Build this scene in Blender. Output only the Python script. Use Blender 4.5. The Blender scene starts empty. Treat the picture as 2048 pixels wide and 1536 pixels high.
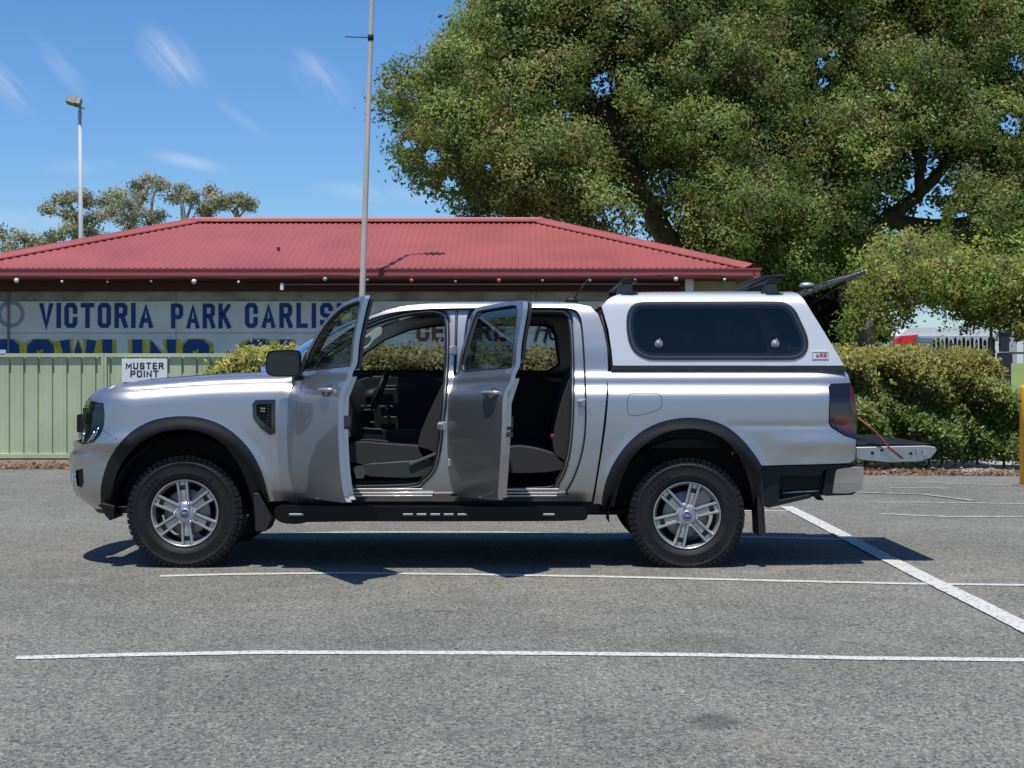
import bpy, bmesh, math, random
import numpy as np
from mathutils import Vector, Matrix, geometry
random.seed(7)
R = math.radians
# ------------------------------------------------------------------ camera, sky, sun, exposure
SC = bpy.context.scene
COL = SC.collection
F, CX, HY, CAMZ = 3090.0, 1024.0, 745.0, 1.27      # focal length and horizon measured on the 2048 px photograph
cam_d = bpy.data.cameras.new('camera')
cam = bpy.data.objects.new('camera', cam_d)
COL.objects.link(cam)
cam.location = (0, -10, CAMZ)
cam.rotation_euler = (R(90), 0, 0)
cam_d.sensor_width = 36
cam_d.lens = 36 * F / 2048
cam_d.shift_y = -23 / 2048
cam_d.clip_end = 3000
SC.camera = cam
SUNV = Vector((.075, .30, -1.0)).normalized()      # direction in which the light travels
SUN_EL = math.asin(-SUNV.z)
world = bpy.data.worlds.new('World')
SC.world = world
world.use_nodes = True
wt = world.node_tree
wt.nodes.clear()
def wn(t, **k):
    n = wt.nodes.new(t)
    for a, b in k.items(): setattr(n, a, b)
    return n
sky = wn('ShaderNodeTexSky', sky_type='NISHITA', sun_disc=False)
sky.sun_elevation = SUN_EL
sky.sun_rotation = math.atan2(-SUNV.x, -SUNV.y)
sky.altitude = 0; sky.air_density = 1.0; sky.dust_density = 0.35; sky.ozone_density = 2.6
bg = wn('ShaderNodeBackground'); bg.inputs['Strength'].default_value = 0.105
out = wn('ShaderNodeOutputWorld')
geo = wn('ShaderNodeTexCoord')
# thin cirrus: stretched noise, everywhere in the sky
mp = wn('ShaderNodeMapping'); mp.vector_type = 'TEXTURE'; mp.inputs['Rotation'].default_value = (0.0, R(46), 0.0); mp.inputs['Scale'].default_value = (.16, .5, .032)
n1 = wn('ShaderNodeTexNoise'); n1.inputs['Scale'].default_value = 1.6; n1.inputs['Detail'].default_value = 9; n1.inputs['Roughness'].default_value = .6
n1.inputs['Distortion'].default_value = .5
cr = wn('ShaderNodeValToRGB'); cr.color_ramp.elements[0].position = .36; cr.color_ramp.elements[1].position = .84
hsv = wn('ShaderNodeHueSaturation'); hsv.inputs['Saturation'].default_value = 1.12
blu = wn('ShaderNodeMixRGB', blend_type='MULTIPLY'); blu.inputs['Fac'].default_value = 1; blu.inputs['Color2'].default_value = (.85, 1.03, 1.27, 1)
mixc = wn('ShaderNodeMixRGB'); mixc.inputs['Color2'].default_value = (7.2, 8.0, 9.2, 1)
wt.links.new(geo.outputs['Generated'], mp.inputs['Vector'])
def wmath(op, a, b=None):
    n = wn('ShaderNodeMath', operation=op)
    for i, q in enumerate((a, b)):
        if q is None: continue
        if isinstance(q, (int, float)): n.inputs[i].default_value = q
        else: wt.links.new(q, n.inputs[i])
    return n.outputs[0]
# separate wisps of cirrus, each an ellipse on the sky broken up by the streaky noise
CLOUDS = [(345, 120, 75, 38, 42, .62), (640, 158, 70, 34, 40, .55), (15, 165, 80, 34, 38, .5), (120, 130, 70, 18, 50, .28), (370, 322, 70, 14, 10, .42), (480, 235, 70, 12, 35, .22),
          (160, 335, 70, 16, -5, .22), (760, 385, 120, 22, 4, .30), (60, 440, 150, 22, 0, .25), (-700, 60, 180, 50, 30, .5), (2700, 100, 200, 60, 30, .45), (1200, -500, 260, 80, 35, .4)]
dens = None
for (px, py, ra, rb, ang, st) in CLOUDS:
    c = Vector(((px - CX) / F, 1, (HY - py) / F)).normalized()
    m_ = wn('ShaderNodeMapping'); m_.vector_type = 'TEXTURE'
    m_.inputs['Location'].default_value = c; m_.inputs['Rotation'].default_value = (0, R(ang), 0)
    m_.inputs['Scale'].default_value = (ra * 1.5 / F, 1.0, rb * 1.5 / F)
    wt.links.new(geo.outputs['Generated'], m_.inputs['Vector'])
    l_ = wn('ShaderNodeVectorMath', operation='LENGTH'); wt.links.new(m_.outputs['Vector'], l_.inputs[0])
    k_ = wn('ShaderNodeMapRange', interpolation_type='SMOOTHERSTEP'); k_.inputs['From Min'].default_value = 1; k_.inputs['From Max'].default_value = 0
    k_.inputs['To Max'].default_value = st; wt.links.new(l_.outputs['Value'], k_.inputs['Value'])
    dens = k_.outputs[0] if dens is None else wmath('MAXIMUM', dens, k_.outputs[0])
wt.links.new(mp.outputs['Vector'], n1.inputs['Vector'])
wt.links.new(n1.outputs['Fac'], cr.inputs['Fac'])
wt.links.new(wmath('MULTIPLY', wmath('MULTIPLY', cr.outputs['Color'], 1.5), dens), mixc.inputs['Fac'])
wt.links.new(sky.outputs['Color'], blu.inputs['Color1'])
wt.links.new(blu.outputs['Color'], hsv.inputs['Color'])
wt.links.new(hsv.outputs['Color'], mixc.inputs['Color1'])
wt.links.new(mixc.outputs['Color'], bg.inputs['Color'])
wt.links.new(bg.outputs['Background'], out.inputs['Surface'])
sun_d = bpy.data.lights.new('sun', 'SUN')
sun_d.energy = 4.6; sun_d.angle = R(.53); sun_d.color = (1, .965, .91)
sun = bpy.data.objects.new('sun', sun_d)
COL.objects.link(sun)
sun.rotation_euler = SUNV.to_track_quat('-Z', 'Y').to_euler()
sun.location = (0, 0, 30)
SC.view_settings.view_transform = 'Standard'
SC.view_settings.look = 'None'
SC.view_settings.exposure = 0.0
SC.view_settings.gamma = 1.0
SC.view_settings.use_curve_mapping = False
SC.render.engine = 'CYCLES'
SC.cycles.max_bounces = 8; SC.cycles.transparent_max_bounces = 12
SC.cycles.caustics_reflective = False; SC.cycles.caustics_refractive = False

# ------------------------------------------------------------------ materials
def nmat(name):
    m = bpy.data.materials.new(name); m.use_nodes = True
    nt = m.node_tree; b = nt.nodes['Principled BSDF']
    return m, nt, b
def mat(name, col, rough=.5, metal=0, coat=0, var=0, scale=8, bump=0, bscale=60, spec=.5, var2=None, emit=0):
    m, nt, b = nmat(name)
    b.inputs['Base Color'].default_value = (*col, 1)
    b.inputs['Roughness'].default_value = rough
    b.inputs['Metallic'].default_value = metal
    b.inputs['Coat Weight'].default_value = coat
    b.inputs['Coat Roughness'].default_value = .04
    b.inputs['Specular IOR Level'].default_value = spec
    tc = nt.nodes.new('ShaderNodeTexCoord')
    if var:
        n = nt.nodes.new('ShaderNodeTexNoise'); n.inputs['Scale'].default_value = scale; n.inputs['Detail'].default_value = 5
        mx = nt.nodes.new('ShaderNodeMixRGB')
        c2 = var2 or tuple(c * (1 - var) for c in col)
        c1 = tuple(min(1, c * (1 + var * .6)) for c in col)
        mx.inputs['Color1'].default_value = (*c1, 1); mx.inputs['Color2'].default_value = (*c2, 1)
        rp = nt.nodes.new('ShaderNodeValToRGB'); rp.color_ramp.elements[0].position = .35; rp.color_ramp.elements[1].position = .68
        nt.links.new(tc.outputs['Object'], n.inputs['Vector']); nt.links.new(n.outputs['Fac'], rp.inputs['Fac'])
        nt.links.new(rp.outputs['Color'], mx.inputs['Fac']); nt.links.new(mx.outputs['Color'], b.inputs['Base Color'])
    if bump:
        n = nt.nodes.new('ShaderNodeTexNoise'); n.inputs['Scale'].default_value = bscale; n.inputs['Detail'].default_value = 4
        bp = nt.nodes.new('ShaderNodeBump'); bp.inputs['Strength'].default_value = bump; bp.inputs['Distance'].default_value = .01
        nt.links.new(tc.outputs['Object'], n.inputs['Vector']); nt.links.new(n.outputs['Fac'], bp.inputs['Height'])
        nt.links.new(bp.outputs['Normal'], b.inputs['Normal'])
    return m
def glassmat(name, tint, rough=.02, body=0.0, bodycol=(.01, .01, .012), f0=1.5):
    m = bpy.data.materials.new(name); m.use_nodes = True
    nt = m.node_tree; nt.nodes.clear()
    o = nt.nodes.new('ShaderNodeOutputMaterial')
    tr = nt.nodes.new('ShaderNodeBsdfTransparent'); tr.inputs['Color'].default_value = (*tint, 1)
    gl = nt.nodes.new('ShaderNodeBsdfGlossy'); gl.inputs['Roughness'].default_value = rough; gl.inputs['Color'].default_value = (.95, .97, 1, 1)
    fr = nt.nodes.new('ShaderNodeFresnel'); fr.inputs['IOR'].default_value = f0
    mx = nt.nodes.new('ShaderNodeMixShader')
    di = nt.nodes.new('ShaderNodeBsdfDiffuse'); di.inputs['Color'].default_value = (*bodycol, 1)
    m2 = nt.nodes.new('ShaderNodeMixShader'); m2.inputs['Fac'].default_value = body
    nt.links.new(tr.outputs[0], m2.inputs[1]); nt.links.new(di.outputs[0], m2.inputs[2])
    nt.links.new(fr.outputs[0], mx.inputs['Fac']); nt.links.new(m2.outputs[0], mx.inputs[1]); nt.links.new(gl.outputs[0], mx.inputs[2])
    nt.links.new(mx.outputs[0], o.inputs['Surface'])
    return m
# silver metallic paint: clear coat over flake
PAINT, nt, b = nmat('silver_paint')
b.inputs['Base Color'].default_value = (.455, .447, .435, 1); b.inputs['Metallic'].default_value = .97; b.inputs['Roughness'].default_value = .46
b.inputs['Coat Weight'].default_value = 1; b.inputs['Coat Roughness'].default_value = .02; b.inputs['Coat IOR'].default_value = 1.5
tc = nt.nodes.new('ShaderNodeTexCoord'); vo = nt.nodes.new('ShaderNodeTexNoise'); vo.inputs['Scale'].default_value = 900; vo.inputs['Detail'].default_value = 1
bp = nt.nodes.new('ShaderNodeBump'); bp.inputs['Strength'].default_value = .06; bp.inputs['Distance'].default_value = .002
nt.links.new(tc.outputs['Object'], vo.inputs['Vector']); nt.links.new(vo.outputs['Fac'], bp.inputs['Height']); nt.links.new(bp.outputs['Normal'], b.inputs['Normal'])
M = dict(
    plastic=mat('black_plastic', (.007, .0072, .0078), .5, spec=.35, bump=.15, bscale=700),
    gloss=mat('gloss_black', (.008, .008, .009), .12, coat=.6),
    rubber=mat('rubber_seal', (.012, .012, .012), .6),
    tyre=mat('tyre_rubber', (.006, .006, .0055), .55, var=.35, scale=14, bump=.3, bscale=260, var2=(.016, .014, .012), spec=.35),
    under=mat('underbody', (.008, .008, .009), .8, var=.3),
    alloy=mat('alloy', (.42, .415, .41), .32, metal=.55, coat=.3),
    alloyd=mat('alloy_dark', (.07, .07, .075), .45, metal=.6),
    disc=mat('brake_disc', (.25, .24, .23), .4, metal=.9),
    chrome=mat('chrome', (.8, .8, .8), .12, metal=1),
    blue=mat('blue_enamel', (.008, .035, .16), .2, coat=1),
    white=mat('white_print', (.78, .78, .76), .5),
    redp=mat('red_print', (.55, .02, .02), .4),
    greyp=mat('grey_print', (.25, .25, .26), .4),
    blackp=mat('black_print', (.015, .015, .016), .5),
    fabric=mat('seat_fabric', (.036, .035, .036), .85, var=.15, scale=200, bump=.3, bscale=500),
    trim=mat('interior_trim', (.010, .010, .011), .6),
    trimg=mat('interior_grey_green', (.035, .045, .043), .6),
    carpet=mat('carpet', (.02, .022, .022), .95, bump=.5, bscale=400),
    pale=mat('pale_trim', (.55, .58, .52), .6),
    tailred=mat('tail_red', (.07, .003, .005), .08, coat=1),
    taildark=mat('tail_dark', (.010, .003, .005), .08, coat=1),
    lamp=mat('lamp_smoke', (.13, .135, .10), .25, metal=.4, var=.7, scale=22),
    redbutton=mat('red_button', (.5, .01, .02), .4),
    cable=mat('rusty_cable', (.28, .07, .04), .7),
    glass=glassmat('clear_glass', (.70, .80, .77)),
    dglass=glassmat('door_glass', (.38, .47, .50), f0=2.3),
    tint=glassmat('tinted_glass', (.05, .06, .08), body=.25, bodycol=(.006, .009, .014)),
    mirror=mat('mirror_glass', (.012, .017, .026), .12),
    galv=mat('galvanised', (.42, .43, .44), .45, metal=.6, var=.12, scale=5),
)
# ------------------------------------------------------------------ object helpers
WORLD = {}
def link(o, parent=None, loc=None, rot=None):
    if loc is not None: o.location = loc
    if rot is not None: o.rotation_euler = rot
    COL.objects.link(o)
    mb = Matrix.LocRotScale(o.location, o.rotation_euler, o.scale)
    WORLD[o.name] = mb
    if parent is not None:
        o.parent = parent
        o.matrix_parent_inverse = WORLD[parent.name].inverted()
    return o
def tag(o, label=None, cat=None, group=None, kind=None):
    if label: o['label'] = label
    if cat: o['category'] = cat
    if group: o['group'] = group
    if kind: o['kind'] = kind
    return o
def empty(name, loc=(0, 0, 0), parent=None):
    e = bpy.data.objects.new(name, None); e.empty_display_size = .2
    return link(e, parent, loc)
def mesh_obj(name, verts, faces, m, parent=None, smooth=False, normals=None, loc=None):
    me = bpy.data.meshes.new(name)
    me.from_pydata([tuple(v) for v in verts], [], faces)
    if isinstance(m, (list, tuple)):
        for q in m: me.materials.append(q)
    else: me.materials.append(m)
    if smooth: me.polygons.foreach_set('use_smooth', [True] * len(me.polygons))
    me.update()
    if normals is not None:
        me.normals_split_custom_set_from_vertices([tuple(n) for n in normals])
    o = bpy.data.objects.new(name, me)
    return link(o, parent, loc)
def setmats(o, idx):
    o.data.polygons.foreach_set('material_index', idx)
class MB:
    """collects shapes and links them as one mesh"""
    def __init__(s): s.v = []; s.f = []; s.sm = []; s.mi = []; s.cur = 0
    def add(s, vs, fs, sm=False):
        k = len(s.v); s.v += [tuple(v) for v in vs]
        for f in fs: s.f.append(tuple(i + k for i in f)); s.sm.append(sm); s.mi.append(s.cur)
    def box(s, c, d, rot=None, taper=1.0):
        x, y, z = d[0] / 2, d[1] / 2, d[2] / 2
        vs = [Vector((sx * x * (taper if sz > 0 else 1), sy * y * (taper if sz > 0 else 1), sz * z)) for sx in (-1, 1) for sy in (-1, 1) for sz in (-1, 1)]
        if rot is not None:
            q = rot if isinstance(rot, Matrix) else Matrix.Rotation(rot[0], 3, 'X') @ Matrix.Rotation(rot[1], 3, 'Y') @ Matrix.Rotation(rot[2], 3, 'Z')
            vs = [q @ v for v in vs]
        s.add([v + Vector(c) for v in vs], [(0, 1, 3, 2), (4, 6, 7, 5), (0, 4, 5, 1), (2, 3, 7, 6), (0, 2, 6, 4), (1, 5, 7, 3)])
    def tube(s, pts, r, n=8, cap=True, closed=False):
        pts = [Vector(p) for p in pts]; k = len(pts); rings = []
        up = None
        for i, p in enumerate(pts):
            if closed: t = pts[(i + 1) % k] - pts[i - 1]
            else: t = pts[min(i + 1, k - 1)] - pts[max(i - 1, 0)]
            t.normalize()
            if up is None: up = Vector((0, 0, 1)) if abs(t.z) < .9 else Vector((1, 0, 0))
            a = t.cross(up)
            if a.length < 1e-4: a = t.cross(Vector((0, 1, 0)))
            a.normalize(); b = a.cross(t).normalized(); up = b
            rr = r[i] if isinstance(r, (list, tuple)) else r
            rings.append([p + (a * math.cos(q) + b * math.sin(q)) * rr for q in [2 * math.pi * j / n for j in range(n)]])
        vs = [v for g in rings for v in g]; fs = []
        for i in range(k if closed else k - 1):
            i2 = (i + 1) % k
            for j in range(n): fs.append((i * n + j, i * n + (j + 1) % n, i2 * n + (j + 1) % n, i2 * n + j))
        s.add(vs, fs, True)
        if cap and not closed:
            s.add(rings[0], [tuple(range(n - 1, -1, -1))]); s.add(rings[-1], [tuple(range(n))])
    def cyl(s, p0, p1, r, r1=None, n=16):
        p0, p1 = Vector(p0), Vector(p1); d = (p1 - p0).normalized()
        s.tube([p0, p1], [r, r if r1 is None else r1], n)
    def lathe(s, prof, c=(0, 0, 0), n=48, axis='y', sm=True):
        """prof: (radius, along)"""
        vs = []; k = len(prof)
        for j in range(n):
            a = 2 * math.pi * j / n
            for r, h in prof:
                x, z = r * math.cos(a), r * math.sin(a)
                p = (x, h, z) if axis == 'y' else (x, z, h)
                vs.append((p[0] + c[0], p[1] + c[1], p[2] + c[2]))
        fs = []
        for j in range(n):
            j2 = (j + 1) % n
            for i in range(k - 1): fs.append((j * k + i, j * k + i + 1, j2 * k + i + 1, j2 * k + i))
        s.add(vs, fs, sm)
    def prism(s, poly, y0, y1):
        """poly in x,z extruded between two depths"""
        n = len(poly)
        vs = [(x, y0, z) for x, z in poly] + [(x, y1, z) for x, z in poly]
        tri = geometry.tessellate_polygon([[Vector((x, z, 0)) for x, z in poly]])
        fs = [t for t in tri] + [tuple(i + n for i in reversed(t)) for t in tri]
        s.add(vs, fs)
        s.add(vs, [(i, (i + 1) % n, (i + 1) % n + n, i + n) for i in range(n)])
    def ball(s, c, r, n=10, sq=(1, 1, 1)):
        prof = [(r * math.sin(math.pi * i / (n // 2 + 1)), -r * math.cos(math.pi * i / (n // 2 + 1))) for i in range(n // 2 + 2)]
        k = len(s.v); s.lathe([(max(a, 1e-5), b) for a, b in prof], (0, 0, 0), n, 'z')
        for i in range(k, len(s.v)):
            v = s.v[i]; s.v[i] = (v[0] * sq[0] + c[0], v[1] * sq[1] + c[1], v[2] * sq[2] + c[2])
    def build(s, name, m, parent=None, bevel=0, loc=None, seg=2, fixn=True):
        me = bpy.data.meshes.new(name); me.from_pydata(s.v, [], s.f)
        for q in (m if isinstance(m, (list, tuple)) else [m]): me.materials.append(q)
        me.polygons.foreach_set('use_smooth', s.sm)
        me.polygons.foreach_set('material_index', s.mi)
        if fixn:
            bm = bmesh.new(); bm.from_mesh(me)
            bmesh.ops.remove_doubles(bm, verts=bm.verts, dist=1e-5)
            bmesh.ops.recalc_face_normals(bm, faces=bm.faces); bm.to_mesh(me); bm.free()
        me.update()
        o = bpy.data.objects.new(name, me)
        if bevel:
            bv = o.modifiers.new('bevel', 'BEVEL'); bv.width = bevel; bv.segments = seg; bv.limit_method = 'ANGLE'; bv.angle_limit = R(40)
            me.polygons.foreach_set('use_smooth', [True] * len(me.polygons)); bv.harden_normals = True
        return link(o, parent, loc)
def pw(px, py, d):
    """photograph pixel at a distance from the camera -> point"""
    return Vector(((px - CX) * d / F, d - 10, CAMZ + (HY - py) * d / F))
# smooth interpolation through a table
def spline(tab):
    xs = [t[0] for t in tab]; ys = [t[1] for t in tab]; n = len(xs)
    d = [(ys[i + 1] - ys[i]) / (xs[i + 1] - xs[i]) for i in range(n - 1)]
    m = [d[0]] + [0 if d[i - 1] * d[i] <= 0 else 2 * d[i - 1] * d[i] / (d[i - 1] + d[i]) for i in range(1, n - 1)] + [d[-1]]
    def f(x):
        if x <= xs[0]: return ys[0] + m[0] * (x - xs[0])
        if x >= xs[-1]: return ys[-1] + m[-1] * (x - xs[-1])
        lo, hi = 0, n - 1
        while hi - lo > 1:
            k = (lo + hi) // 2
            if xs[k] <= x: lo = k
            else: hi = k
        h = xs[hi] - xs[lo]; t = (x - xs[lo]) / h; t2 = t * t; t3 = t2 * t
        return (2 * t3 - 3 * t2 + 1) * ys[lo] + (t3 - 2 * t2 + t) * h * m[lo] + (-2 * t3 + 3 * t2) * ys[hi] + (t3 - t2) * h * m[hi]
    return f
def sstep(a, b, x):
    t = min(1, max(0, (x - a) / (b - a))); return t * t * (3 - 2 * t)
def rounded(pts, closed=True, sub=5):
    """Catmull-Rom through points"""
    n = len(pts); o = []
    rng = range(n) if closed else range(n - 1)
    for i in rng:
        g = lambda k: pts[k % n] if closed else pts[min(max(k, 0), n - 1)]
        p0, p1, p2, p3 = g(i - 1), g(i), g(i + 1), g(i + 2)
        for j in range(sub):
            t = j / sub
            o.append(tuple(.5 * (2 * p1[c] + (p2[c] - p0[c]) * t + (2 * p0[c] - 5 * p1[c] + 4 * p2[c] - p3[c]) * t * t + (3 * p1[c] - p0[c] - 3 * p2[c] + p3[c]) * t ** 3) for c in range(len(p1))))
    if not closed: o.append(tuple(pts[-1]))
    return o
def chaikin(pts, it=2, closed=True):
    for _ in range(it):
        q = []; n = len(pts)
        for i in range(n if closed else n - 1):
            a, b = pts[i], pts[(i + 1) % n]
            q.append(tuple(a[c] * .75 + b[c] * .25 for c in range(len(a)))); q.append(tuple(a[c] * .25 + b[c] * .75 for c in range(len(a))))
        if not closed: q = [pts[0]] + q + [pts[-1]]
        pts = q
    return pts
def resample(pts, step, closed=True):
    o = []; n = len(pts)
    for i in range(n if closed else n - 1):
        a, b = pts[i], pts[(i + 1) % n]
        L = math.dist(a, b); k = max(1, int(math.ceil(L / step)))
        for j in range(k): o.append(tuple(a[c] + (b[c] - a[c]) * j / k for c in range(len(a))))
    if not closed: o.append(tuple(pts[-1]))
    return o
def inpoly(P, poly):
    """P (n,2) -> bool"""
    x, y = P[:, 0], P[:, 1]; r = np.zeros(len(P), bool); n = len(poly)
    for i in range(n):
        x1, y1 = poly[i]; x2, y2 = poly[(i + 1) % n]
        if y1 == y2: continue
        c = ((y1 > y) != (y2 > y)) & (x < (x2 - x1) * (y - y1) / (y2 - y1) + x1)
        r ^= c
    return r
def surfn(P, u, v, e=.003):
    a = Vector(P(u + e, v)) - Vector(P(u - e, v)); b = Vector(P(u, v + e)) - Vector(P(u, v - e))
    n = a.cross(b)
    if n.length < 1e-12: return Vector((0, -1, 0))
    n.normalize()
    return n
def uvpx(P, px, py, guess=None):
    """surface coordinates whose point projects on a photograph pixel"""
    u, v = guess or ((px - CX) / 306.0, CAMZ + (HY - py) / 306.0)
    def pr(u, v):
        p = P(u, v); d = p[1] + 10
        return CX + F * p[0] / d, HY - F * (p[2] - CAMZ) / d
    for _ in range(14):
        a, b = pr(u, v); ex, ey = px - a, py - b
        if abs(ex) + abs(ey) < .05: break
        h = .002
        a1, b1 = pr(u + h, v); a2, b2 = pr(u, v + h)
        j11, j21, j12, j22 = (a1 - a) / h, (b1 - b) / h, (a2 - a) / h, (b2 - b) / h
        det = j11 * j22 - j12 * j21
        if abs(det) < 2e3: det = math.copysign(2e3, det if det else 1)
        du, dv = (ex * j22 - ey * j12) / det, (ey * j11 - ex * j21) / det
        u += max(-.08, min(.08, du)); v += max(-.08, min(.08, dv))
    return (u, v)
def pxs(P, pts): return [uvpx(P, *p) for p in pts]
def panel(name, P, outline, holes=(), m=None, parent=None, du=.04, dv=.014, thick=.02, off=0.0, tf=None, edge=.03, tdir=(0, 1, 0), mirror=False, noedge=False):
    """sheet-metal panel: a piece of the surface P(u,v) cut by an outline, with returned edges"""
    outline = resample(outline, edge); holes = [resample(h, edge) for h in holes]
    vs, es = [], []
    for lp in [outline] + list(holes):
        k = len(vs); n = len(lp); vs += [Vector(p) for p in lp]; es += [(k + i, k + (i + 1) % n) for i in range(n)]
    nb = len(vs)
    A = np.array(outline); lo, hi = A.min(0), A.max(0)
    gu = np.arange(lo[0] + du / 2, hi[0], du); gv = np.arange(lo[1] + dv / 2, hi[1], dv)
    G = np.array([(a, b) for a in gu for b in gv])
    if len(G):
        ok = inpoly(G, outline)
        for h in holes: ok &= ~inpoly(G, h)
        G = G[ok]
    if len(G):
        Bp = np.array([tuple(v) for v in vs]); keep = np.ones(len(G), bool)
        for b_ in Bp:
            keep &= ~((np.abs(G[:, 0] - b_[0]) < du * .3) & (np.abs(G[:, 1] - b_[1]) < dv * .45))
        vs += [Vector(g) for g in G[keep]]
    rv, re, rf, ov, oe, of = geometry.delaunay_2d_cdt(vs, es, [], 0, 1e-6)
    C = np.array([((rv[f[0]] + rv[f[1]] + rv[f[2]]) / 3)[:] for f in rf])
    ok = inpoly(C, outline)
    for h in holes: ok &= ~inpoly(C, h)
    fs = [tuple(f) for f, k in zip(rf, ok) if k]
    pts, nor = [], []
    T = Vector(tdir)
    for p in rv:
        n = surfn(P, p[0], p[1])
        if n.y > 0 and abs(n.y) > .02: n = -n
        elif abs(n.y) <= .02 and n.x > 0 and p[0] < -2: n = -n
        q = Vector(P(p[0], p[1])) + T * off
        pts.append(q); nor.append(n)
    # orient faces along normals
    out_f = []
    for f in fs:
        a, b_, c = (pts[i] for i in f)
        g = (b_ - a).cross(c - a)
        out_f.append(f if g.dot(nor[f[0]]) > 0 else tuple(reversed(f)))
    if not noedge:
        idx = {}
        for k, oo in enumerate(ov):
            for j in oo: idx[j] = k
        s = 0
        for lp in [outline] + list(holes):
            n = len(lp); base = [pts[idx[s + i]] for i in range(n)]; s += n
            for i in range(n):
                a, b_ = base[i], base[(i + 1) % n]
                k = len(pts); t = T * thick
                nn = (b_ - a).cross(t)
                if nn.length < 1e-9: continue
                nn.normalize()
                pts += [a.copy(), b_.copy(), b_ + t, a + t]
                # edge faces look away from the sheet
                ce = (a + b_) / 2
                nor += [nn] * 4; out_f.append((k, k + 1, k + 2, k + 3))
    if tf:
        q = [tf(p) for p in pts]
        e = 1e-3
        n2 = []
        for p, n in zip(pts, nor):
            n2.append((tf(p + n * e) - tf(p)).normalized())
        pts, nor = q, n2
    if mirror:
        pts = [Vector((p.x, 2 * YC - p.y, p.z)) for p in pts]; nor = [Vector((n.x, -n.y, n.z)) for n in nor]
        out_f = [tuple(reversed(f)) for f in out_f]
    return mesh_obj(name, pts, out_f, m, parent, True, nor)
def grid(name, fn, nu, nv, m, parent=None, flip=False, closed_u=False):
    """fn(a,b) with a,b in 0..1"""
    vs = [fn(i / (nu - 1), j / (nv - 1)) for i in range(nu) for j in range(nv)]
    fs = [(i * nv + j, i * nv + j + 1, (i + 1) * nv + j + 1, (i + 1) * nv + j) for i in range(nu - 1) for j in range(nv - 1)]
    if flip: fs = [tuple(reversed(f)) for f in fs]
    return mesh_obj(name, vs, fs, m, parent, True)
# block lettering built from strokes
GL = {
 'A': (.62, [[(0, 0), (.31, 1), (.62, 0)], [(.13, .26), (.49, .26)]]), 'B': (.6, [[(0, 0), (0, 1), (.45, 1), (.56, .9), (.56, .62), (.45, .52), (0, .52)], [(.45, .52), (.58, .42), (.58, .1), (.46, 0), (0, 0)]]),
 'C': (.56, [[(.56, .68), (.56, .88), (.44, 1), (.12, 1), (0, .88), (0, .12), (.12, 0), (.44, 0), (.56, .12), (.56, .32)]]),
 'E': (.5, [[(.5, 1), (0, 1), (0, 0), (.5, 0)], [(0, .5), (.44, .5)]]), 'G': (.58, [[(.56, .7), (.56, .88), (.44, 1), (.12, 1), (0, .88), (0, .12), (.12, 0), (.44, 0), (.56, .12), (.56, .45), (.3, .45)]]),
 'H': (.58, [[(0, 0), (0, 1)], [(.58, 0), (.58, 1)], [(0, .5), (.58, .5)]]), 'I': (.0, [[(0, 0), (0, 1)]]),
 'K': (.58, [[(0, 0), (0, 1)], [(.56, 1), (.06, .45)], [(.2, .58), (.58, 0)]]), 'L': (.46, [[(0, 1), (0, 0), (.46, 0)]]),
 'M': (.74, [[(0, 0), (0, 1), (.37, .3), (.74, 1), (.74, 0)]]), 'N': (.6, [[(0, 0), (0, 1), (.6, 0), (.6, 1)]]),
 'O': (.58, [[(.29, 1), (.12, 1), (0, .88), (0, .12), (.12, 0), (.46, 0), (.58, .12), (.58, .88), (.46, 1), (.29, 1)]]),
 'P': (.56, [[(0, 0), (0, 1), (.44, 1), (.56, .9), (.56, .55), (.44, .45), (0, .45)]]),
 'R': (.58, [[(0, 0), (0, 1), (.44, 1), (.56, .9), (.56, .6), (.44, .5), (0, .5)], [(.34, .5), (.58, 0)]]),
 'S': (.56, [[(.56, .82), (.56, .88), (.44, 1), (.12, 1), (0, .88), (0, .62), (.12, .53), (.44, .47), (.56, .38), (.56, .12), (.44, 0), (.12, 0), (0, .12), (0, .18)]]),
 'T': (.6, [[(0, 1), (.6, 1)], [(.3, 1), (.3, 0)]]), 'U': (.58, [[(0, 1), (0, .12), (.12, 0), (.46, 0), (.58, .12), (.58, 1)]]),
 'V': (.6, [[(0, 1), (.3, 0), (.6, 1)]]), 'W': (.86, [[(0, 1), (.2, 0), (.43, .8), (.66, 0), (.86, 1)]]),
}
def stroke(mb, pts, w, P3, lift=0):
    """flat band of width w along a polyline, mitred; P3 maps (a,b) -> point"""
    n = len(pts); L, Rr = [], []
    for i in range(n):
        p = Vector(pts[i])
        d0 = (p - Vector(pts[i - 1])).normalized() if i > 0 else None
        d1 = (Vector(pts[i + 1]) - p).normalized() if i < n - 1 else None
        if d0 is None: d0 = d1
        if d1 is None: d1 = d0
        if i == 0 and n > 2 and pts[0] == pts[-1]: d0 = (p - Vector(pts[-2])).normalized()
        if i == n - 1 and n > 2 and pts[0] == pts[-1]: d1 = (Vector(pts[1]) - p).normalized()
        n0 = Vector((-d0.y, d0.x)); n1_ = Vector((-d1.y, d1.x)); q = n0 + n1_
        if q.length < .2: q = n0
        q.normalize(); s = min(2.2, 1 / max(.3, q.dot(n0))) * w / 2
        L.append(p + q * s); Rr.append(p - q * s)
    for i in range(n - 1):
        mb.add([Vector(P3(*v)) - Vector((0, .0009 * (i % 4), 0)) for v in (L[i], Rr[i], Rr[i + 1], L[i + 1])], [(0, 1, 2, 3)])
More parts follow.
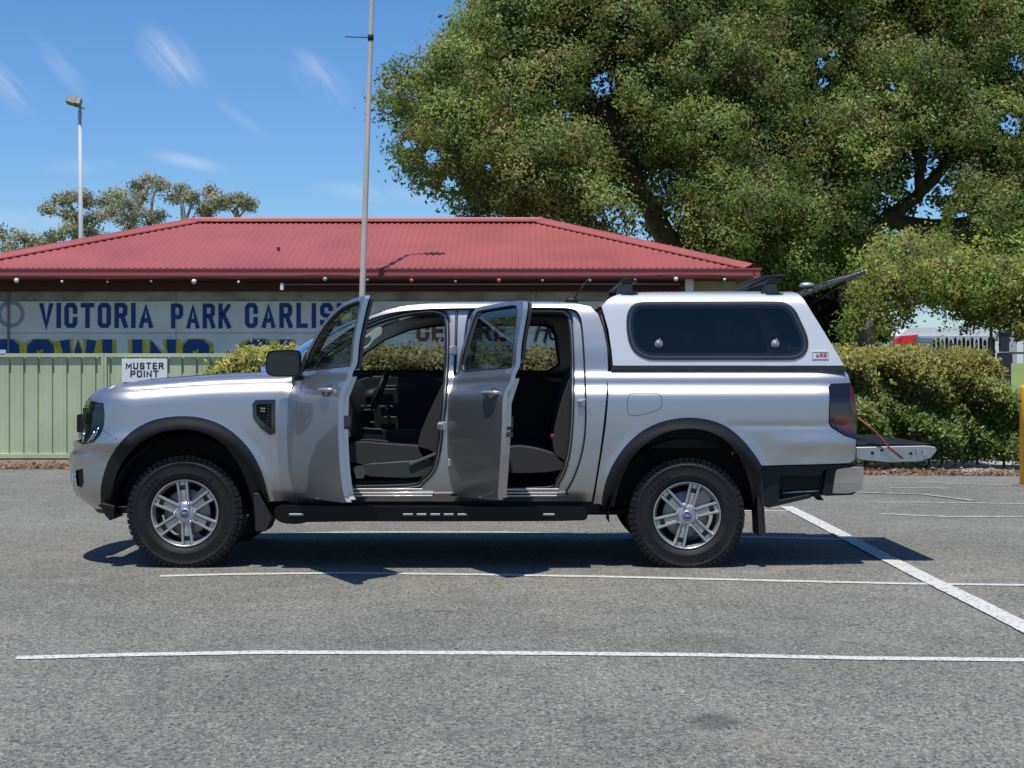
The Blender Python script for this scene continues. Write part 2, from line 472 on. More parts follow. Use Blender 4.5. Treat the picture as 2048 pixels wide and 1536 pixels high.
def lettering(name, text, x0, x1, z0, z1, y, m, parent, w=.2, gap=.3, space=.55, sw=None, hs=1.0):
    """block capitals standing on a wall: from x0 to x1, z0 to z1, in front of depth y (each stroke 4 mm proud)"""
    H = z1 - z0; tot = 0
    for c in text: tot += (space if c == ' ' else GL[c][0] + w + gap)
    tot -= gap
    k = (x1 - x0) / tot; mb = MB(); cx = x0; j = 0
    for c in text:
        if c == ' ': cx += space * k; continue
        gw, st = GL[c]
        for s in st:
            yy = y - .0004 * (j % 2); j += 1
            hw = w * k / 2
            pts = [(cx + hw + a * k, z0 + hw * hs + b * (H - 2 * hw * hs)) for a, b in s]
            # butt the ends: lengthen open strokes by half a width
            if s[0] != s[-1]:
                for e, f in ((0, 1), (-1, -2)):
                    d = (Vector(pts[e]) - Vector(pts[f])).normalized() * hw; pts[e] = (pts[e][0] + d.x, pts[e][1] + d.y)
                if c in 'VWAMN':
                    pts = [(a, max(z0 - .0, min(z1, b))) for a, b in pts]
            stroke(mb, pts, (sw or w) * k, lambda a, b: (a, yy, min(b, z1 + (.014 if sw else 0))))
        cx += (gw + w + gap) * k
    return mb.build(name, m, parent, fixn=False)
# ================================================================== GROUND
def asphalt_mat():
    m, nt, b = nmat('old_asphalt'); N = nt.nodes; Lk = nt.links.new
    tc = N.new('ShaderNodeTexCoord')
    def noise(s, d=4, r=.6, dist=0):
        n = N.new('ShaderNodeTexNoise'); n.inputs['Scale'].default_value = s; n.inputs['Detail'].default_value = d
        n.inputs['Roughness'].default_value = r; n.inputs['Distortion'].default_value = dist
        Lk(tc.outputs['Object'], n.inputs['Vector']); return n
    def ramp(src, stops):
        r = N.new('ShaderNodeValToRGB'); e = r.color_ramp.elements
        while len(e) < len(stops): e.new(.5)
        for q, (p, c) in zip(e, stops): q.position = p; q.color = (*c, 1)
        Lk(src, r.inputs['Fac']); return r
    def mix(a, b_, f, t='MIX'):
        x = N.new('ShaderNodeMixRGB'); x.blend_type = t
        if isinstance(f, (int, float)): x.inputs['Fac'].default_value = f
        else: Lk(f, x.inputs['Fac'])
        Lk(a, x.inputs['Color1'])
        if isinstance(b_, tuple): x.inputs['Color2'].default_value = (*b_, 1)
        else: Lk(b_, x.inputs['Color2'])
        return x.outputs['Color']
    base = ramp(noise(.55, 6).outputs['Fac'], [(.3, (.160, .157, .136)), (.7, (.228, .222, .192))])
    agg = N.new('ShaderNodeTexVoronoi'); agg.inputs['Scale'].default_value = 120; gm = N.new('ShaderNodeMapping'); gm.inputs['Scale'].default_value = (1, .5, 1); Lk(tc.outputs['Object'], gm.inputs['Vector']); Lk(gm.outputs['Vector'], agg.inputs['Vector'])
    sep = N.new('ShaderNodeSeparateColor'); Lk(agg.outputs['Color'], sep.inputs['Color'])
    stone = ramp(sep.outputs[0], [(0, (.38, .38, .39)), (.16, (.74, .74, .74)), (.5, (1.0, .99, .97)), (.8, (1.16, 1.14, 1.11)), (1, (1.7, 1.66, 1.58))])
    c = mix(base.outputs['Color'], stone.outputs['Color'], .95, 'MULTIPLY')
    fine = ramp(noise(34, 3, .7).outputs['Fac'], [(.33, (.42, .42, .43)), (.46, (1, 1, 1)), (.7, (1.30, 1.29, 1.26))])
    c = mix(c, fine.outputs['Color'], .8, 'MULTIPLY')
    med = ramp(noise(4.2, 5, .65, .4).outputs['Fac'], [(.3, (.84, .84, .85)), (.7, (1.12, 1.11, 1.1))])
    c = mix(c, med.outputs['Color'], .8, 'MULTIPLY')
    # sandy washes and rusty tint
    sand = ramp(noise(.9, 5, .6, 1).outputs['Fac'], [(.60, (0, 0, 0)), (.78, (.5, .5, .5))])
    c = mix(c, (.34, .30, .23), sand.outputs['Color'])
    rust = ramp(noise(.37, 4, .7, .5).outputs['Fac'], [(.62, (0, 0, 0)), (.8, (.3, .3, .3))])
    c = mix(c, (.25, .16, .12), rust.outputs['Color'])
    # oil spots and a scuff where the photograph has them
    geo_ = N.new('ShaderNodeNewGeometry'); wob = noise(9, 4); vadd = N.new('ShaderNodeVectorMath'); vadd.operation = 'ADD'
    sc_ = N.new('ShaderNodeVectorMath'); sc_.operation = 'SCALE'; sc_.inputs['Scale'].default_value = .10
    Lk(wob.outputs['Color'], sc_.inputs[0]); Lk(sc_.outputs[0], vadd.inputs[0]); Lk(geo_.outputs['Position'], vadd.inputs[1])
    for (px, py, r, st, k) in ((1430, 1443, .085, .5, 1.5), (1185, 1439, .05, .3, 1.6), (1600, 1238, .07, .45, .45), (885, 1222, .06, .4, .5), (1420, 1282, .20, .22, 1.2), (520, 1290, .35, .10, 1), (1000, 1205, .2, .1, 1)):
        d = F * CAMZ / (py - HY); p = pw(px, py, d)
        s = N.new('ShaderNodeVectorMath'); s.operation = 'SUBTRACT'; s.inputs[1].default_value = (p.x + .05, p.y + .05, 0.05)
        Lk(vadd.outputs[0], s.inputs[0])
        q = N.new('ShaderNodeVectorMath'); q.operation = 'MULTIPLY'; q.inputs[1].default_value = (1, 1 / k, 0); Lk(s.outputs[0], q.inputs[0])
        l = N.new('ShaderNodeVectorMath'); l.operation = 'LENGTH'; Lk(q.outputs[0], l.inputs[0])
        mr = N.new('ShaderNodeMapRange'); mr.inputs['From Min'].default_value = r * .7; mr.inputs['From Max'].default_value = r * 1.25
        mr.inputs['To Min'].default_value = st; mr.inputs['To Max'].default_value = 0; Lk(l.outputs['Value'], mr.inputs['Value'])
        c = mix(c, (.045, .045, .045), mr.outputs[0])
    # old oil drips
    drip = ramp(noise(2.7, 3, .5).outputs['Fac'], [(.70, (0, 0, 0)), (.76, (.35, .35, .35))])
    c = mix(c, (.06, .06, .058), drip.outputs['Color'])
    # cracks
    vc = N.new('ShaderNodeTexVoronoi'); vc.feature = 'DISTANCE_TO_EDGE'; vc.inputs['Scale'].default_value = .17
    wv = N.new('ShaderNodeVectorMath'); wv.operation = 'ADD'; sn = N.new('ShaderNodeVectorMath'); sn.operation = 'SCALE'; sn.inputs['Scale'].default_value = .5
    Lk(noise(1.3, 6).outputs['Color'], sn.inputs[0]); Lk(sn.outputs[0], wv.inputs[0]); Lk(tc.outputs['Object'], wv.inputs[1]); Lk(wv.outputs[0], vc.inputs['Vector'])
    ck = ramp(vc.outputs['Distance'], [(0, (.28, .28, .28)), (.0022, (0, 0, 0))])
    c = mix(c, (.05, .05, .05), ck.outputs['Color'])
    Lk(c, b.inputs['Base Color']); b.inputs['Roughness'].default_value = .88; b.inputs['Specular IOR Level'].default_value = .3
    bp = N.new('ShaderNodeBump'); bp.inputs['Strength'].default_value = .8; bp.inputs['Distance'].default_value = .006
    hh = N.new('ShaderNodeMath'); hh.operation = 'ADD'; Lk(agg.outputs['Distance'], hh.inputs[0]); Lk(noise(120, 3).outputs['Fac'], hh.inputs[1])
    Lk(hh.outputs[0], bp.inputs['Height']); Lk(bp.outputs['Normal'], b.inputs['Normal'])
    return m
GRASS = mat('lawn', (.13, .20, .055), .9, var=.35, scale=3, bump=.6, bscale=40, var2=(.16, .19, .07))
SOIL = mat('sandy_soil', (.20, .15, .10), .95, var=.45, scale=6, bump=.6, bscale=30, var2=(.12, .085, .06))
def sheet(name, x0, x1, y0, y1, z, m):
    return tag(mesh_obj(name, [(x0, y0, z), (x1, y0, z), (x1, y1, z), (x0, y1, z)], [(0, 1, 2, 3)], m), kind='structure')
sheet('ground', -600, 600, -400, 1200, -.02, GRASS)
# asphalt with a slightly uneven far edge (mesh outline)
ASPH = asphalt_mat()
far = [(-60, 10.35), (-12, 10.35), (-6, 10.3), (0, 9.9), (2, 9.5), (4.8, 9.1), (7, 8.95), (60, 8.9)]
far = [(x + 0, y) for x, y in resample(far, .25, False)]
random.seed(3)
av = [(-60, -60, 0), (60, -60, 0)] + [(x, y + random.uniform(-.03, .03), 0) for x, y in reversed(far)]
tag(mesh_obj('car_park_asphalt', av, [tuple(range(len(av)))], ASPH), kind='structure')
sheet('verge_soil', -60, 60, 8.2, 14.5, -.010, SOIL)
sheet('footpath', 5.6, 30, 9.05, 12.0, .004, mat('footpath_concrete', (.36, .35, .33), .9, var=.25, scale=3, bump=.3))
# ------------------------------------------------------------------ painted lines
m, nt, b = nmat('worn_road_paint')
b.inputs['Roughness'].default_value = .7
tc = nt.nodes.new('ShaderNodeTexCoord'); n = nt.nodes.new('ShaderNodeTexNoise'); n.inputs['Scale'].default_value = 60; n.inputs['Detail'].default_value = 5
rp = nt.nodes.new('ShaderNodeValToRGB'); e = rp.color_ramp.elements
e[0].position = .36; e[0].color = (.22, .215, .20, 1); e[1].position = .47; e[1].color = (.62, .60, .55, 1)
nt.links.new(tc.outputs['Object'], n.inputs['Vector']); nt.links.new(n.outputs['Fac'], rp.inputs['Fac']); nt.links.new(rp.outputs['Color'], b.inputs['Base Color'])
LINE = m
def gpt(px, py): 
    d = F * CAMZ / (py - HY); return (pw(px, py, d).x, d - 10)
def line(pts, w, z=.004, mt=LINE):
    """painted line: hand-wobbled edges"""
    P = [gpt(*p) if len(p) == 2 else p[:2] for p in pts]
    P = resample(P, .06, False); vs, fs = [], []
    for i, p in enumerate(P):
        a = Vector(P[max(0, i - 1)]); c = Vector(P[min(len(P) - 1, i + 1)]); t = (c - a).normalized(); q = Vector((-t.y, t.x))
        w1 = w / 2 + random.uniform(-.003, .003); w2 = w / 2 + random.uniform(-.003, .003); p = Vector(p)
        vs += [(*(p + q * w1), z), (*(p - q * w2), z)]
        if i: fs.append((2 * i - 2, 2 * i, 2 * i + 1, 2 * i - 1))
    tag(mesh_obj('painted_line', vs, fs, mt), kind='structure')
line([(32, 1317), (250, 1311), (520, 1306), (1000, 1307), (1400, 1311), (1750, 1318), (2048, 1321), (2500, 1332)], .085)
line([(320, 1153), (480, 1149), (680, 1147), (900, 1149), (1200, 1154), (1500, 1161), (1800, 1168), (2048, 1171), (2500, 1178)], .08)
line([(480, 1069), (700, 1065), (1000, 1065), (1300, 1070), (1600, 1077), (1750, 1081)], .07)
line([(1100, 1020), (1490, 1022), (1600, 1023)], .07)
line([(1572, 1014), (1640, 1048), (1745, 1103), (1850, 1157), (1960, 1211), (2060, 1262), (2300, 1382)], .125, .008)
OLD = mat('faded_line_paint', (.34, .32, .27), .8, var=.45, scale=12, var2=(.20, .195, .18))
line([(1740, 1005), (1850, 1005), (2048, 1008), (2400, 1012)], .10, .004, OLD)
line([(1780, 976), (1900, 977)], .10, .004, OLD)
line([(1830, 965), (2048, 972)], .09, .004, OLD)
line([(1760, 1028), (1900, 1034), (2048, 1034)], .12, .004, OLD)
line([(1690, 985), (1850, 990), (1950, 1003)], .08, .008, OLD)

# ================================================================== FENCE
FGREEN = mat('pale_green_steel', (.47, .545, .34), .5, var=.13, scale=1.1)
FY = 12.7
fence = empty('steel_fence', (-9, FY, 0))
tag(fence, 'pale green ribbed steel fence running behind the ute in front of the club wall', 'fence')
fz0, fz1 = .01, 1.27 + 38 * 22.7 / F
bay = 11 * .2115
post_x = pw(209, 700, 22.7).x
posts = [post_x + k * bay for k in range(-7, 6)] + [6.86]
def ribbed(x0, x1):
    """one bay: pans with narrow raised ribs every 211 mm"""
    pr = []; x = x0 + .03
    pr.append((x, 0))
    k = 0
    c = x0 + .1
    while c < x1 - .08:
        pr += [(c - .028, 0.0), (c - .018, .036), (c + .004, .036), (c + .012, 0.0), (c + .055, 0), (c + .06, .003), (c + .065, 0), (c + .14, 0), (c + .145, .003), (c + .15, 0)]; c += .2115
    pr = [p for p in pr if p[0] < x1 - .02] + [(x1 - .02, 0)]
    vs, fs = [], []
    for i, (x, d) in enumerate(pr):
        vs += [(x, FY + d, fz0 + .07), (x, FY + d, fz1 - .05)]
        if i: fs.append((2 * i - 2, 2 * i, 2 * i + 1, 2 * i - 1))
    return vs, fs
for i in range(len(posts) - 1):
    vs, fs = ribbed(posts[i], posts[i + 1])
    mesh_obj('fence_sheet', vs, fs, FGREEN, fence)
    bay = posts[i + 1] - posts[i]; mb = MB(); mb.box(((posts[i] + posts[i + 1]) / 2, FY - .01, fz1 - .022), (bay - .07, .05, .044)); mb.box(((posts[i] + posts[i + 1]) / 2, FY - .018, fz1 - .046), (bay - .07, .04, .004))
    mb.build('top_rail', FGREEN, fence, bevel=.004)
    mb = MB(); mb.box(((posts[i] + posts[i + 1]) / 2, FY - .01, fz0 + .035), (bay - .07, .05, .07)); mb.build('bottom_rail', FGREEN, fence, bevel=.004)
for x in posts:
    mb = MB(); mb.box((x - .022, FY - .008, (fz0 + fz1) / 2), (.04, .056, fz1 - fz0 + .004)); mb.box((x + .022, FY - .008, (fz0 + fz1) / 2), (.04, .056, fz1 - fz0 + .004))
    mb.build('fence_post', FGREEN, fence, bevel=.004)
# muster point sign
sx0, sx1 = pw(242, 0, 22.6).x, pw(333, 0, 22.6).x; sz1 = pw(0, 717, 22.6).z; sz0 = sz1 - .345
sg = empty('muster_point_sign', ((sx0 + sx1) / 2, FY - .06, sz0))
tag(sg, 'white rectangular sign reading MUSTER POINT fixed to the green fence', 'sign')
mb = MB(); mb.box(((sx0 + sx1) / 2, FY - .05, (sz0 + sz1) / 2), (sx1 - sx0, .012, sz1 - sz0)); mb.build('board', mat('sign_white', (.78, .78, .78), .4), sg)
lettering('lettering', 'MUSTER', pw(250, 0, 22.6).x, pw(326, 0, 22.6).x, pw(0, 738, 22.6).z, pw(0, 725, 22.6).z, FY - .0585, M['blackp'], sg, w=.22, gap=.22, hs=.7)
lettering('lettering', 'POINT', pw(259, 0, 22.6).x, pw(316, 0, 22.6).x, pw(0, 754, 22.6).z, pw(0, 741, 22.6).z, FY - .0585, M['blackp'], sg, w=.22, gap=.22, hs=.7)
# the rest of the old board showing above the rails on the far left
mb = MB(); mb.box((pw(4, 0, 22.6).x - .1, FY - .02, fz1 + .02), (.26, .03, .07)); mb.build('notice_board', mat('pale_blue_board', (.5, .6, .75), .5), None)
tag(bpy.data.objects['notice_board'], 'small pale blue board edge on top of the fence at far left', 'board')

# ================================================================== CLUB BUILDING
RED = mat('red_roof_steel', (.355, .092, .080), .5, var=.14, scale=.8, spec=.4)
REDD = mat('dark_red_trim', (.30, .055, .055), .45)
MAROON = mat('maroon_beam', (.075, .012, .014), .6)
bld = empty('club_building', (-2.6, 18.5, 0))
tag(bld, 'low white bowling club building with a red corrugated hip roof and painted wall lettering', 'building')
D0, HW = 25.0, 3.375
xr0, xr1 = -5.82, .515                     # ridge ends
yc = D0 - 10 + HW
zr, ze = 4.035, 2.95
ex0, ex1, ey0, ey1 = xr0 - HW, xr1 + HW, D0 - 10, D0 - 10 + 2 * HW
PITCH = .0762 * 1.35
def corrug(name, side):
    """one roof slope of corrugated sheet, cut at the hips"""
    vs, fs = [], []
    long = side in ('front', 'back')
    a0, a1 = (ex0, ex1) if long else (ey0, ey1)
    n = int((a1 - a0) / PITCH) * 6
    sl = (zr - ze) / HW; nrm = math.hypot(1, sl)
    for i in range(n + 1):
        a = a0 + (a1 - a0) * i / n
        t = min(1, (a - a0) / HW, (a1 - a) / HW); t = max(t, .0)
        h = .010 * math.cos(2 * math.pi * i / 6) + .010
        for s in (0, 1):
            tt = t * s; run = HW * tt
            z = ze + (zr - ze) * tt + h * nrm
            if side == 'front': p = (a, ey0 + run, z)
            elif side == 'back': p = (a, ey1 - run, z)
            elif side == 'right': p = (ex1 - run, a, z)
            else: p = (ex0 + run, a, z)
            vs.append(p)
        if i: fs.append((2 * i - 2, 2 * i, 2 * i + 1, 2 * i - 1))
    return mesh_obj(name, vs, fs, RED, bld, True)
for s in ('front', 'back', 'right', 'left'): corrug('roof_slope', s)
def capping(name, p0, p1, nteeth):
    """folded ridge/hip flashing with scribed edge"""
    p0, p1 = Vector(p0), Vector(p1); t = (p1 - p0).normalized(); side = Vector((0, 0, 1)).cross(t).normalized(); up = t.cross(side).normalized()
    if up.z < 0: up = -up
    prof = [(-.19, -.055), (-.185, -.035), (-.04, .018), (-.025, .038), (.025, .038), (.04, .018), (.185, -.035), (.19, -.055)]
    mb = MB(); vs = []
    for p in (p0, p1):
        for a, b_ in prof: vs.append(p + side * a + up * b_)
    k = len(prof); mb.add(vs, [(i, i + 1, k + i + 1, k + i) for i in range(k - 1)])
    return mb.build(name, RED, bld, fixn=False)
lift = .045
capping('ridge_capping', (xr0 - .05, yc, zr + lift), (xr1 + .05, yc, zr + lift), 0)
for (a, b_) in (((ex1, ey0), xr1), ((ex0, ey0), xr0), ((ex1, ey1), xr1), ((ex0, ey1), xr0)):
    capping('hip_capping', (a[0], a[1], ze + lift), (b_, yc, zr + lift), 0)
# gutters: front, right, left, back
def gutter(p0, p1, out_):
    p0, p1, o = Vector(p0), Vector(p1), Vector(out_)
    prof = [(.0, .0), (.0, -.155), (.10, -.155), (.12, -.12), (.12, -.04), (.135, -.02), (.135, .0), (.122, .002), (.11, -.03), (.11, -.11), (.02, -.11)]
    vs = []
    for p in (p0 - (p1 - p0).normalized() * .12, p1 + (p1 - p0).normalized() * .12):
        for a, b_ in prof: vs.append(p + o * a + Vector((0, 0, b_)))
    k = len(prof); mb = MB(); mb.add(vs, [(i, (i + 1) % k, k + (i + 1) % k, k + i) for i in range(k)] + [tuple(range(k)), tuple(range(2 * k - 1, k - 1, -1))])
    mb.build('gutter', mat('gutter_red', (.42, .085, .085), .4) if 'gutter_red' not in bpy.data.materials else bpy.data.materials['gutter_red'], bld)
gz = ze + .0
gutter((ex0, ey0, gz), (ex1, ey0, gz), (0, -1, 0)); gutter((ex1, ey0 + .0, gz - .003), (ex1, ey1, gz - .003), (1, 0, 0)); gutter((ex0, ey0, gz - .003), (ex0, ey1, gz - .003), (-1, 0, 0))
# soffit and beam
mb = MB(); mb.box(((ex0 + ex1) / 2, yc, ze - .15), (ex1 - ex0 - .02, 2 * HW - .02, .02)); mb.build('soffit', MAROON, bld)
WY = ey0 + .75
zb = pw(0, 583, WY + 10).z
mb = MB(); mb.box(((ex0 + 3.9) / 2 - .3, WY - .06, (ze - .165 + zb) / 2), (ex1 - ex0 - 1.6, .12, ze - .165 - zb)); mb.build('wall_beam', MAROON, bld)
# wall in cladding boards with recessed joints
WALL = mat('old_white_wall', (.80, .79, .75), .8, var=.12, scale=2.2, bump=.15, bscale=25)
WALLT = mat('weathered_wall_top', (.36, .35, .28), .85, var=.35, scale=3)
wx0, wx1 = ex0 + .35, 3.05
def wbox(x0, x1, z0, z1, mt, dy=0, name='wall_panel'):
    mb = MB(); mb.box(((x0 + x1) / 2, WY + .05 + dy, (z0 + z1) / 2), (x1 - x0, .1, z1 - z0)); return mb.build(name, mt, bld, bevel=.003)
za = pw(0, 602, WY + 10).z; zm = pw(0, 666, WY + 10).z
xs = [wx0, pw(15, 0, WY + 10).x, -5.6, -2.6, .4, wx1]
for i in range(len(xs) - 1):
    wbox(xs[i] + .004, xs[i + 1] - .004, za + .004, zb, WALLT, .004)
    wbox(xs[i] + .004, xs[i + 1] - .004, zm + .004, za - .004, WALL)
    wbox(xs[i] + .004, xs[i + 1] - .004, .02, zm - .004, WALL, .003)
mb = MB(); mb.box((wx0 + .1 - .1, yc, 1.3), (.1, 2 * HW - 1.6, 2.6)); mb.build('side_wall', WALL, bld)
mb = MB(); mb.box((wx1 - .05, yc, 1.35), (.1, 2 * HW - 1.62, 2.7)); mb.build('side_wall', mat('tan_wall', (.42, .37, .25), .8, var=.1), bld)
mb = MB(); mb.box(((wx0 + wx1) / 2, WY + .14, 1.35), (wx1 - wx0 - .2, .08, 2.6)); mb.build('wall_core', WALL, bld)
mb = MB(); mb.box((pw(14, 0, WY + 9.9).x, WY - .015, (zb + .02) / 2 + .01), (.03, .05, zb - .02)); mb.build('downpipe', mat('dirty_grey', (.2, .2, .19), .6), bld)
px_ = pw(1378, 0, D0 + .25)
mb = MB(); mb.box((px_.x, ey0 + .22, 1.4), (.13, .13, 2.79)); mb.build('veranda_post', M['white'], bld, bevel=.005)
mb = MB(); mb.box((pw(1420, 0, D0 + .6).x + .05, ey0 + .6, 2.6), (.75, .08, .36)); mb.build('end_panel', bpy.data.materials['tan_wall'], bld)
# dark block on the gutter standing in for the pole's cast shadow
mb = MB(); mb.box((pw(765, 0, D0 - .1).x, ey0 - .145, ze - .07), (.05, .02, .15)); mb.build('gutter_shadow', MAROON, bld)
# lettering on the wall
NAVY = mat('navy_paint', (.010, .060, .23), .7, var=.15, scale=10)
YEL = mat('yellow_paint', (.62, .50, .05), .7, var=.2, scale=10)
DRED = mat('dark_red_paint', (.16, .02, .025), .7)
wd = WY + 10
def wl(text, a, b_, y0, y1, mt, w=.22, gap=.34, space=.5, dy=.006, sw=None):
    lettering('painted_lettering', text, pw(a, 0, wd).x, pw(b_, 0, wd).x, pw(0, y1, wd).z, pw(0, y0, wd).z, WY - dy, mt, bld, w, gap, space, sw)
wl('VICTORIA', 79, 306, 606, 656, NAVY, .30, .22)
wl('PARK', 342, 462, 607, 657, NAVY, .30, .22)
wl('CARLISLE', 490, 728, 606, 656, NAVY, .30, .26)
def shadowed(text, a, b_, y0, y1, **k):
    wl(text, a, b_, y0, y1, YEL, .34, .22, dy=.003, sw=.62); wl(text, a, b_, y0, y1, NAVY, .34, .22, dy=.009)
shadowed('BOWLING', -14, 420, 679, 755)
shadowed('CLUB', 488, 760, 679, 755)
wl('CENTRE', 833, 1012, 641, 683, DRED, .26, .16)
# brush script beginning 'Ho...' in black
mb = MB()
def script(pts, w):
    stroke(mb, rounded(pts, False, 6), w, lambda a, b_: (pw(a, 0, wd).x, WY - .008 - .001 * (len(mb.f) % 2), pw(0, b_, wd).z))
k = 7.0
def sc(pts, w=6):
    P = [(pw(a, 0, wd).x, pw(0, b_, wd).z) for a, b_ in pts]
    stroke(mb, rounded(P, False, 6), w * wd / F, lambda a, b_: (a, WY - .008 - .0007 * (len(mb.f) % 3), b_))
sc([(1052, 650), (1066, 645), (1084, 641)]); sc([(1084, 641), (1076, 662), (1070, 684)]); sc([(1104, 640), (1095, 662), (1088, 686)]); sc([(1072, 664), (1084, 660), (1096, 662)], 5)
sc([(1112, 655), (1101, 662), (1102, 677), (1112, 676), (1119, 664), (1112, 655)], 5); sc([(1126, 658), (1124, 678)], 5); sc([(1126, 666), (1134, 658), (1136, 678)], 5)
sc([(1136, 664), (1145, 658), (1147, 678)], 5); sc([(1154, 668), (1164, 664), (1160, 656), (1152, 664), (1155, 677), (1166, 675)], 5)
mb.build('painted_lettering', M['blackp'], bld, fixn=False)
# faded emblem on the wall at the far left
mb = MB(); c = pw(22, 628, wd - .0); rr = .23
vs = []; n = 28
for i in range(n):
    a = 2 * math.pi * i / n; vs += [(c.x + rr * math.cos(a), WY - .003, c.z + rr * math.sin(a)), (c.x + (rr - .07) * math.cos(a), WY - .003, c.z + (rr - .07) * math.sin(a))]
mb.add(vs, [(2 * i, 2 * i + 1, (2 * i + 3) % (2 * n), (2 * i + 2) % (2 * n)) for i in range(n)])
mb.build('faded_emblem', mat('faded_blue', (.30, .36, .44), .8), bld, fixn=False)
# stuff on the roof: a small bolt
mb = MB(); q = Vector((pw(555, 0, 26).x, 16.1, 3.36)); mb.box(q, (.05, .05, .05)); mb.build('roof_vent', MAROON, bld)

# festoon lights under the gutter
fl = empty('festoon_lights', (-2, ey0 - .1, 2.7)); tag(fl, 'string of round festoon bulbs hanging along the red gutter', 'string lights')
BW = mat('bulb_white', (.75, .72, .68), .3); BR = mat('bulb_red', (.6, .12, .06), .3); BG = mat('bulb_green', (.35, .5, .42), .3); BC = mat('bulb_clear', (.35, .3, .3), .3)
bulbs = [(-145, 561, 5, BW), (-55, 562, 2.6, BC), (33, 561, 5.2, BW), (124, 563, 2.8, BW), (215, 564, 2.2, BC), (302, 563, 2.6, BC), (388, 563, 5.2, BW), (477, 564, 2.8, BW), (650, 558, 4.3, BG), (735, 560, 3, BC), (823, 561, 4.2, BR), (911, 563, 2.6, BC), (998, 561, 4.2, BR), (1085, 561, 2.8, BC), (1180, 561, 3, BC), (1270, 560, 3, BC), (1352, 558, 4.6, BW), (1449, 559, 3, BW)]
dd = D0 - .22; cab = []
for (px, py, r, mt) in bulbs:
    p = pw(px, py, dd); rr = r * dd / F
    mb = MB(); mb.ball(p, rr, 10); mb.build('bulb', mt, fl)
    mb = MB(); mb.cyl(p + Vector((0, 0, rr * .8)), p + Vector((0, 0, rr + .035)), .013, n=8); mb.build('bulb_holder', M['plastic'], fl)
    cab.append(p + Vector((0, 0, rr + .035)))
mb = MB(); mb.tube(resample([tuple(p) for p in cab], .4, False), .006, 5); mb.build('cable', M['plastic'], fl)
mb = MB(); mb.tube([pw(566, 569, D0 - .05), pw(1360, 568, D0 - .05)], .007, 5); mb.build('conduit', mat('grey_conduit', (.3, .25, .25), .5), fl)
mb = MB(); mb.box(pw(564, 573, D0 - .05), (.05, .05, .11)); mb.build('cable_bracket', M['white'], fl)

# ================================================================== POLES
ALP = mat('weathered_pole', (.60, .52, .43), .55, metal=0, var=.12, scale=3)
lp = empty('street_light', (-2.36, 14.25, 0)); tag(lp, 'tall slender street light pole standing in front of the red roof, leaning slightly right', 'street light')
dP = 24.25
def polept(z):                      # pole leans a little to the right
    t = (z - 2.6) / 4.8
    return Vector((pw(725, 0, dP).x + (pw(745, 0, dP).x - pw(725, 0, dP).x) * t, dP - 10, z))
ps = [polept(z) for z in np.linspace(0, 8.3, 14)]
mb = MB(); mb.tube(ps, [.055 - .022 * i / 13 for i in range(14)], 14); mb.build('pole', ALP, lp)
top = ps[-1]
arm = [top, top + Vector((.02, .01, .2)), top + Vector((.08, .02, .38)), top + Vector((.20, .03, .46)), top + Vector((.32, .04, .44))]
mb = MB(); mb.tube(rounded([tuple(p) for p in arm], False, 4), .026, 10); mb.build('outreach_arm', ALP, lp)
h = arm[-1] + Vector((.12, .02, -.02)); mb = MB(); mb.ball(h, .16, 12, (1.3, .6, .42)); mb.build('lamp_head', M['galv'], lp)
q = pw(745, 75, dP); q.x = polept(q.z).x
mb = MB(); mb.tube([q, q + Vector((-.40, 0, .01))], .008, 6); mb.cyl(q - Vector((0, 0, .05)), q + Vector((0, 0, .04)), .046, n=12); mb.build('side_bracket', M['under'], lp)
fp = empty('floodlight_mast', (pw(162, 0, 46).x, 36, 0)); tag(fp, 'thin galvanised floodlight mast rising behind the left end of the red roof', 'floodlight')
dF = 46; b0 = pw(163, 470, dF); t0 = pw(160, 222, dF)
mb = MB(); mb.tube([(b0.x + .02, 36, 0), (t0.x, 36, t0.z)], [.085, .055], 10); mb.build('pole', mat('pale_pole', (.5, .52, .55), .5), fp)
mb = MB(); mb.box((t0.x - .03, 36, t0.z + .12), (.34, .08, .06), (0, R(20), 0)); mb.tube([(t0.x, 36, t0.z), (t0.x, 36, t0.z + .12)], .04, 8); mb.build('bracket', M['galv'], fp)
for (dx, dz, s) in ((-.20, .30, 1), (-.04, .26, .85)):
    mb = MB(); mb.box((t0.x + dx, 36 - .1, t0.z + dz), (.30 * s, .22, .27 * s), (R(-20), R(18), 0), .75); mb.build('floodlight_head', mat('lamp_bronze', (.12, .11, .09), .4), fp, bevel=.02)

# ================================================================== RIGHT BACKGROUND
bo = empty('yellow_bollard', (pw(2054, 0, 17.3).x, 7.3, 0)); tag(bo, 'bright yellow steel bollard cut by the right edge of the picture', 'bollard')
mb = MB(); mb.lathe([(.0001, 1.13), (.06, 1.13), (.078, 1.11), (.08, 1.09), (.08, .012), (.0001, .012)], (pw(2054, 0, 17.3).x, 7.3, 0), 28, 'z'); mb.build('post', mat('yellow_paint_gloss', (.85, .42, .02), .45, var=.05), bo)
mb = MB(); mb.box((pw(2054, 0, 17.3).x, 7.3, .008), (.26, .26, .012)); mb.build('base_plate', M['galv'], bo)
mb = MB(); mb.cyl((pw(2041, 0, 17.3).x - .01, 7.25, .95), (pw(2041, 0, 17.3).x - .03, 7.25, .95), .012, n=8); mb.build('bolt', M['under'], bo)
wb = empty('white_warehouse', (19, 62, 0)); tag(wb, 'distant low white warehouse with red arrow and blue stripe beyond the hedge', 'building')
dW = 70
def W(px, py, d=dW): return pw(px, py, d)
x0, x1 = W(1755, 0).x, W(2090, 0).x
WM = mat('warehouse_white', (.66, .67, .68), .6, var=.05); WG = mat('warehouse_grey', (.42, .43, .45), .6)
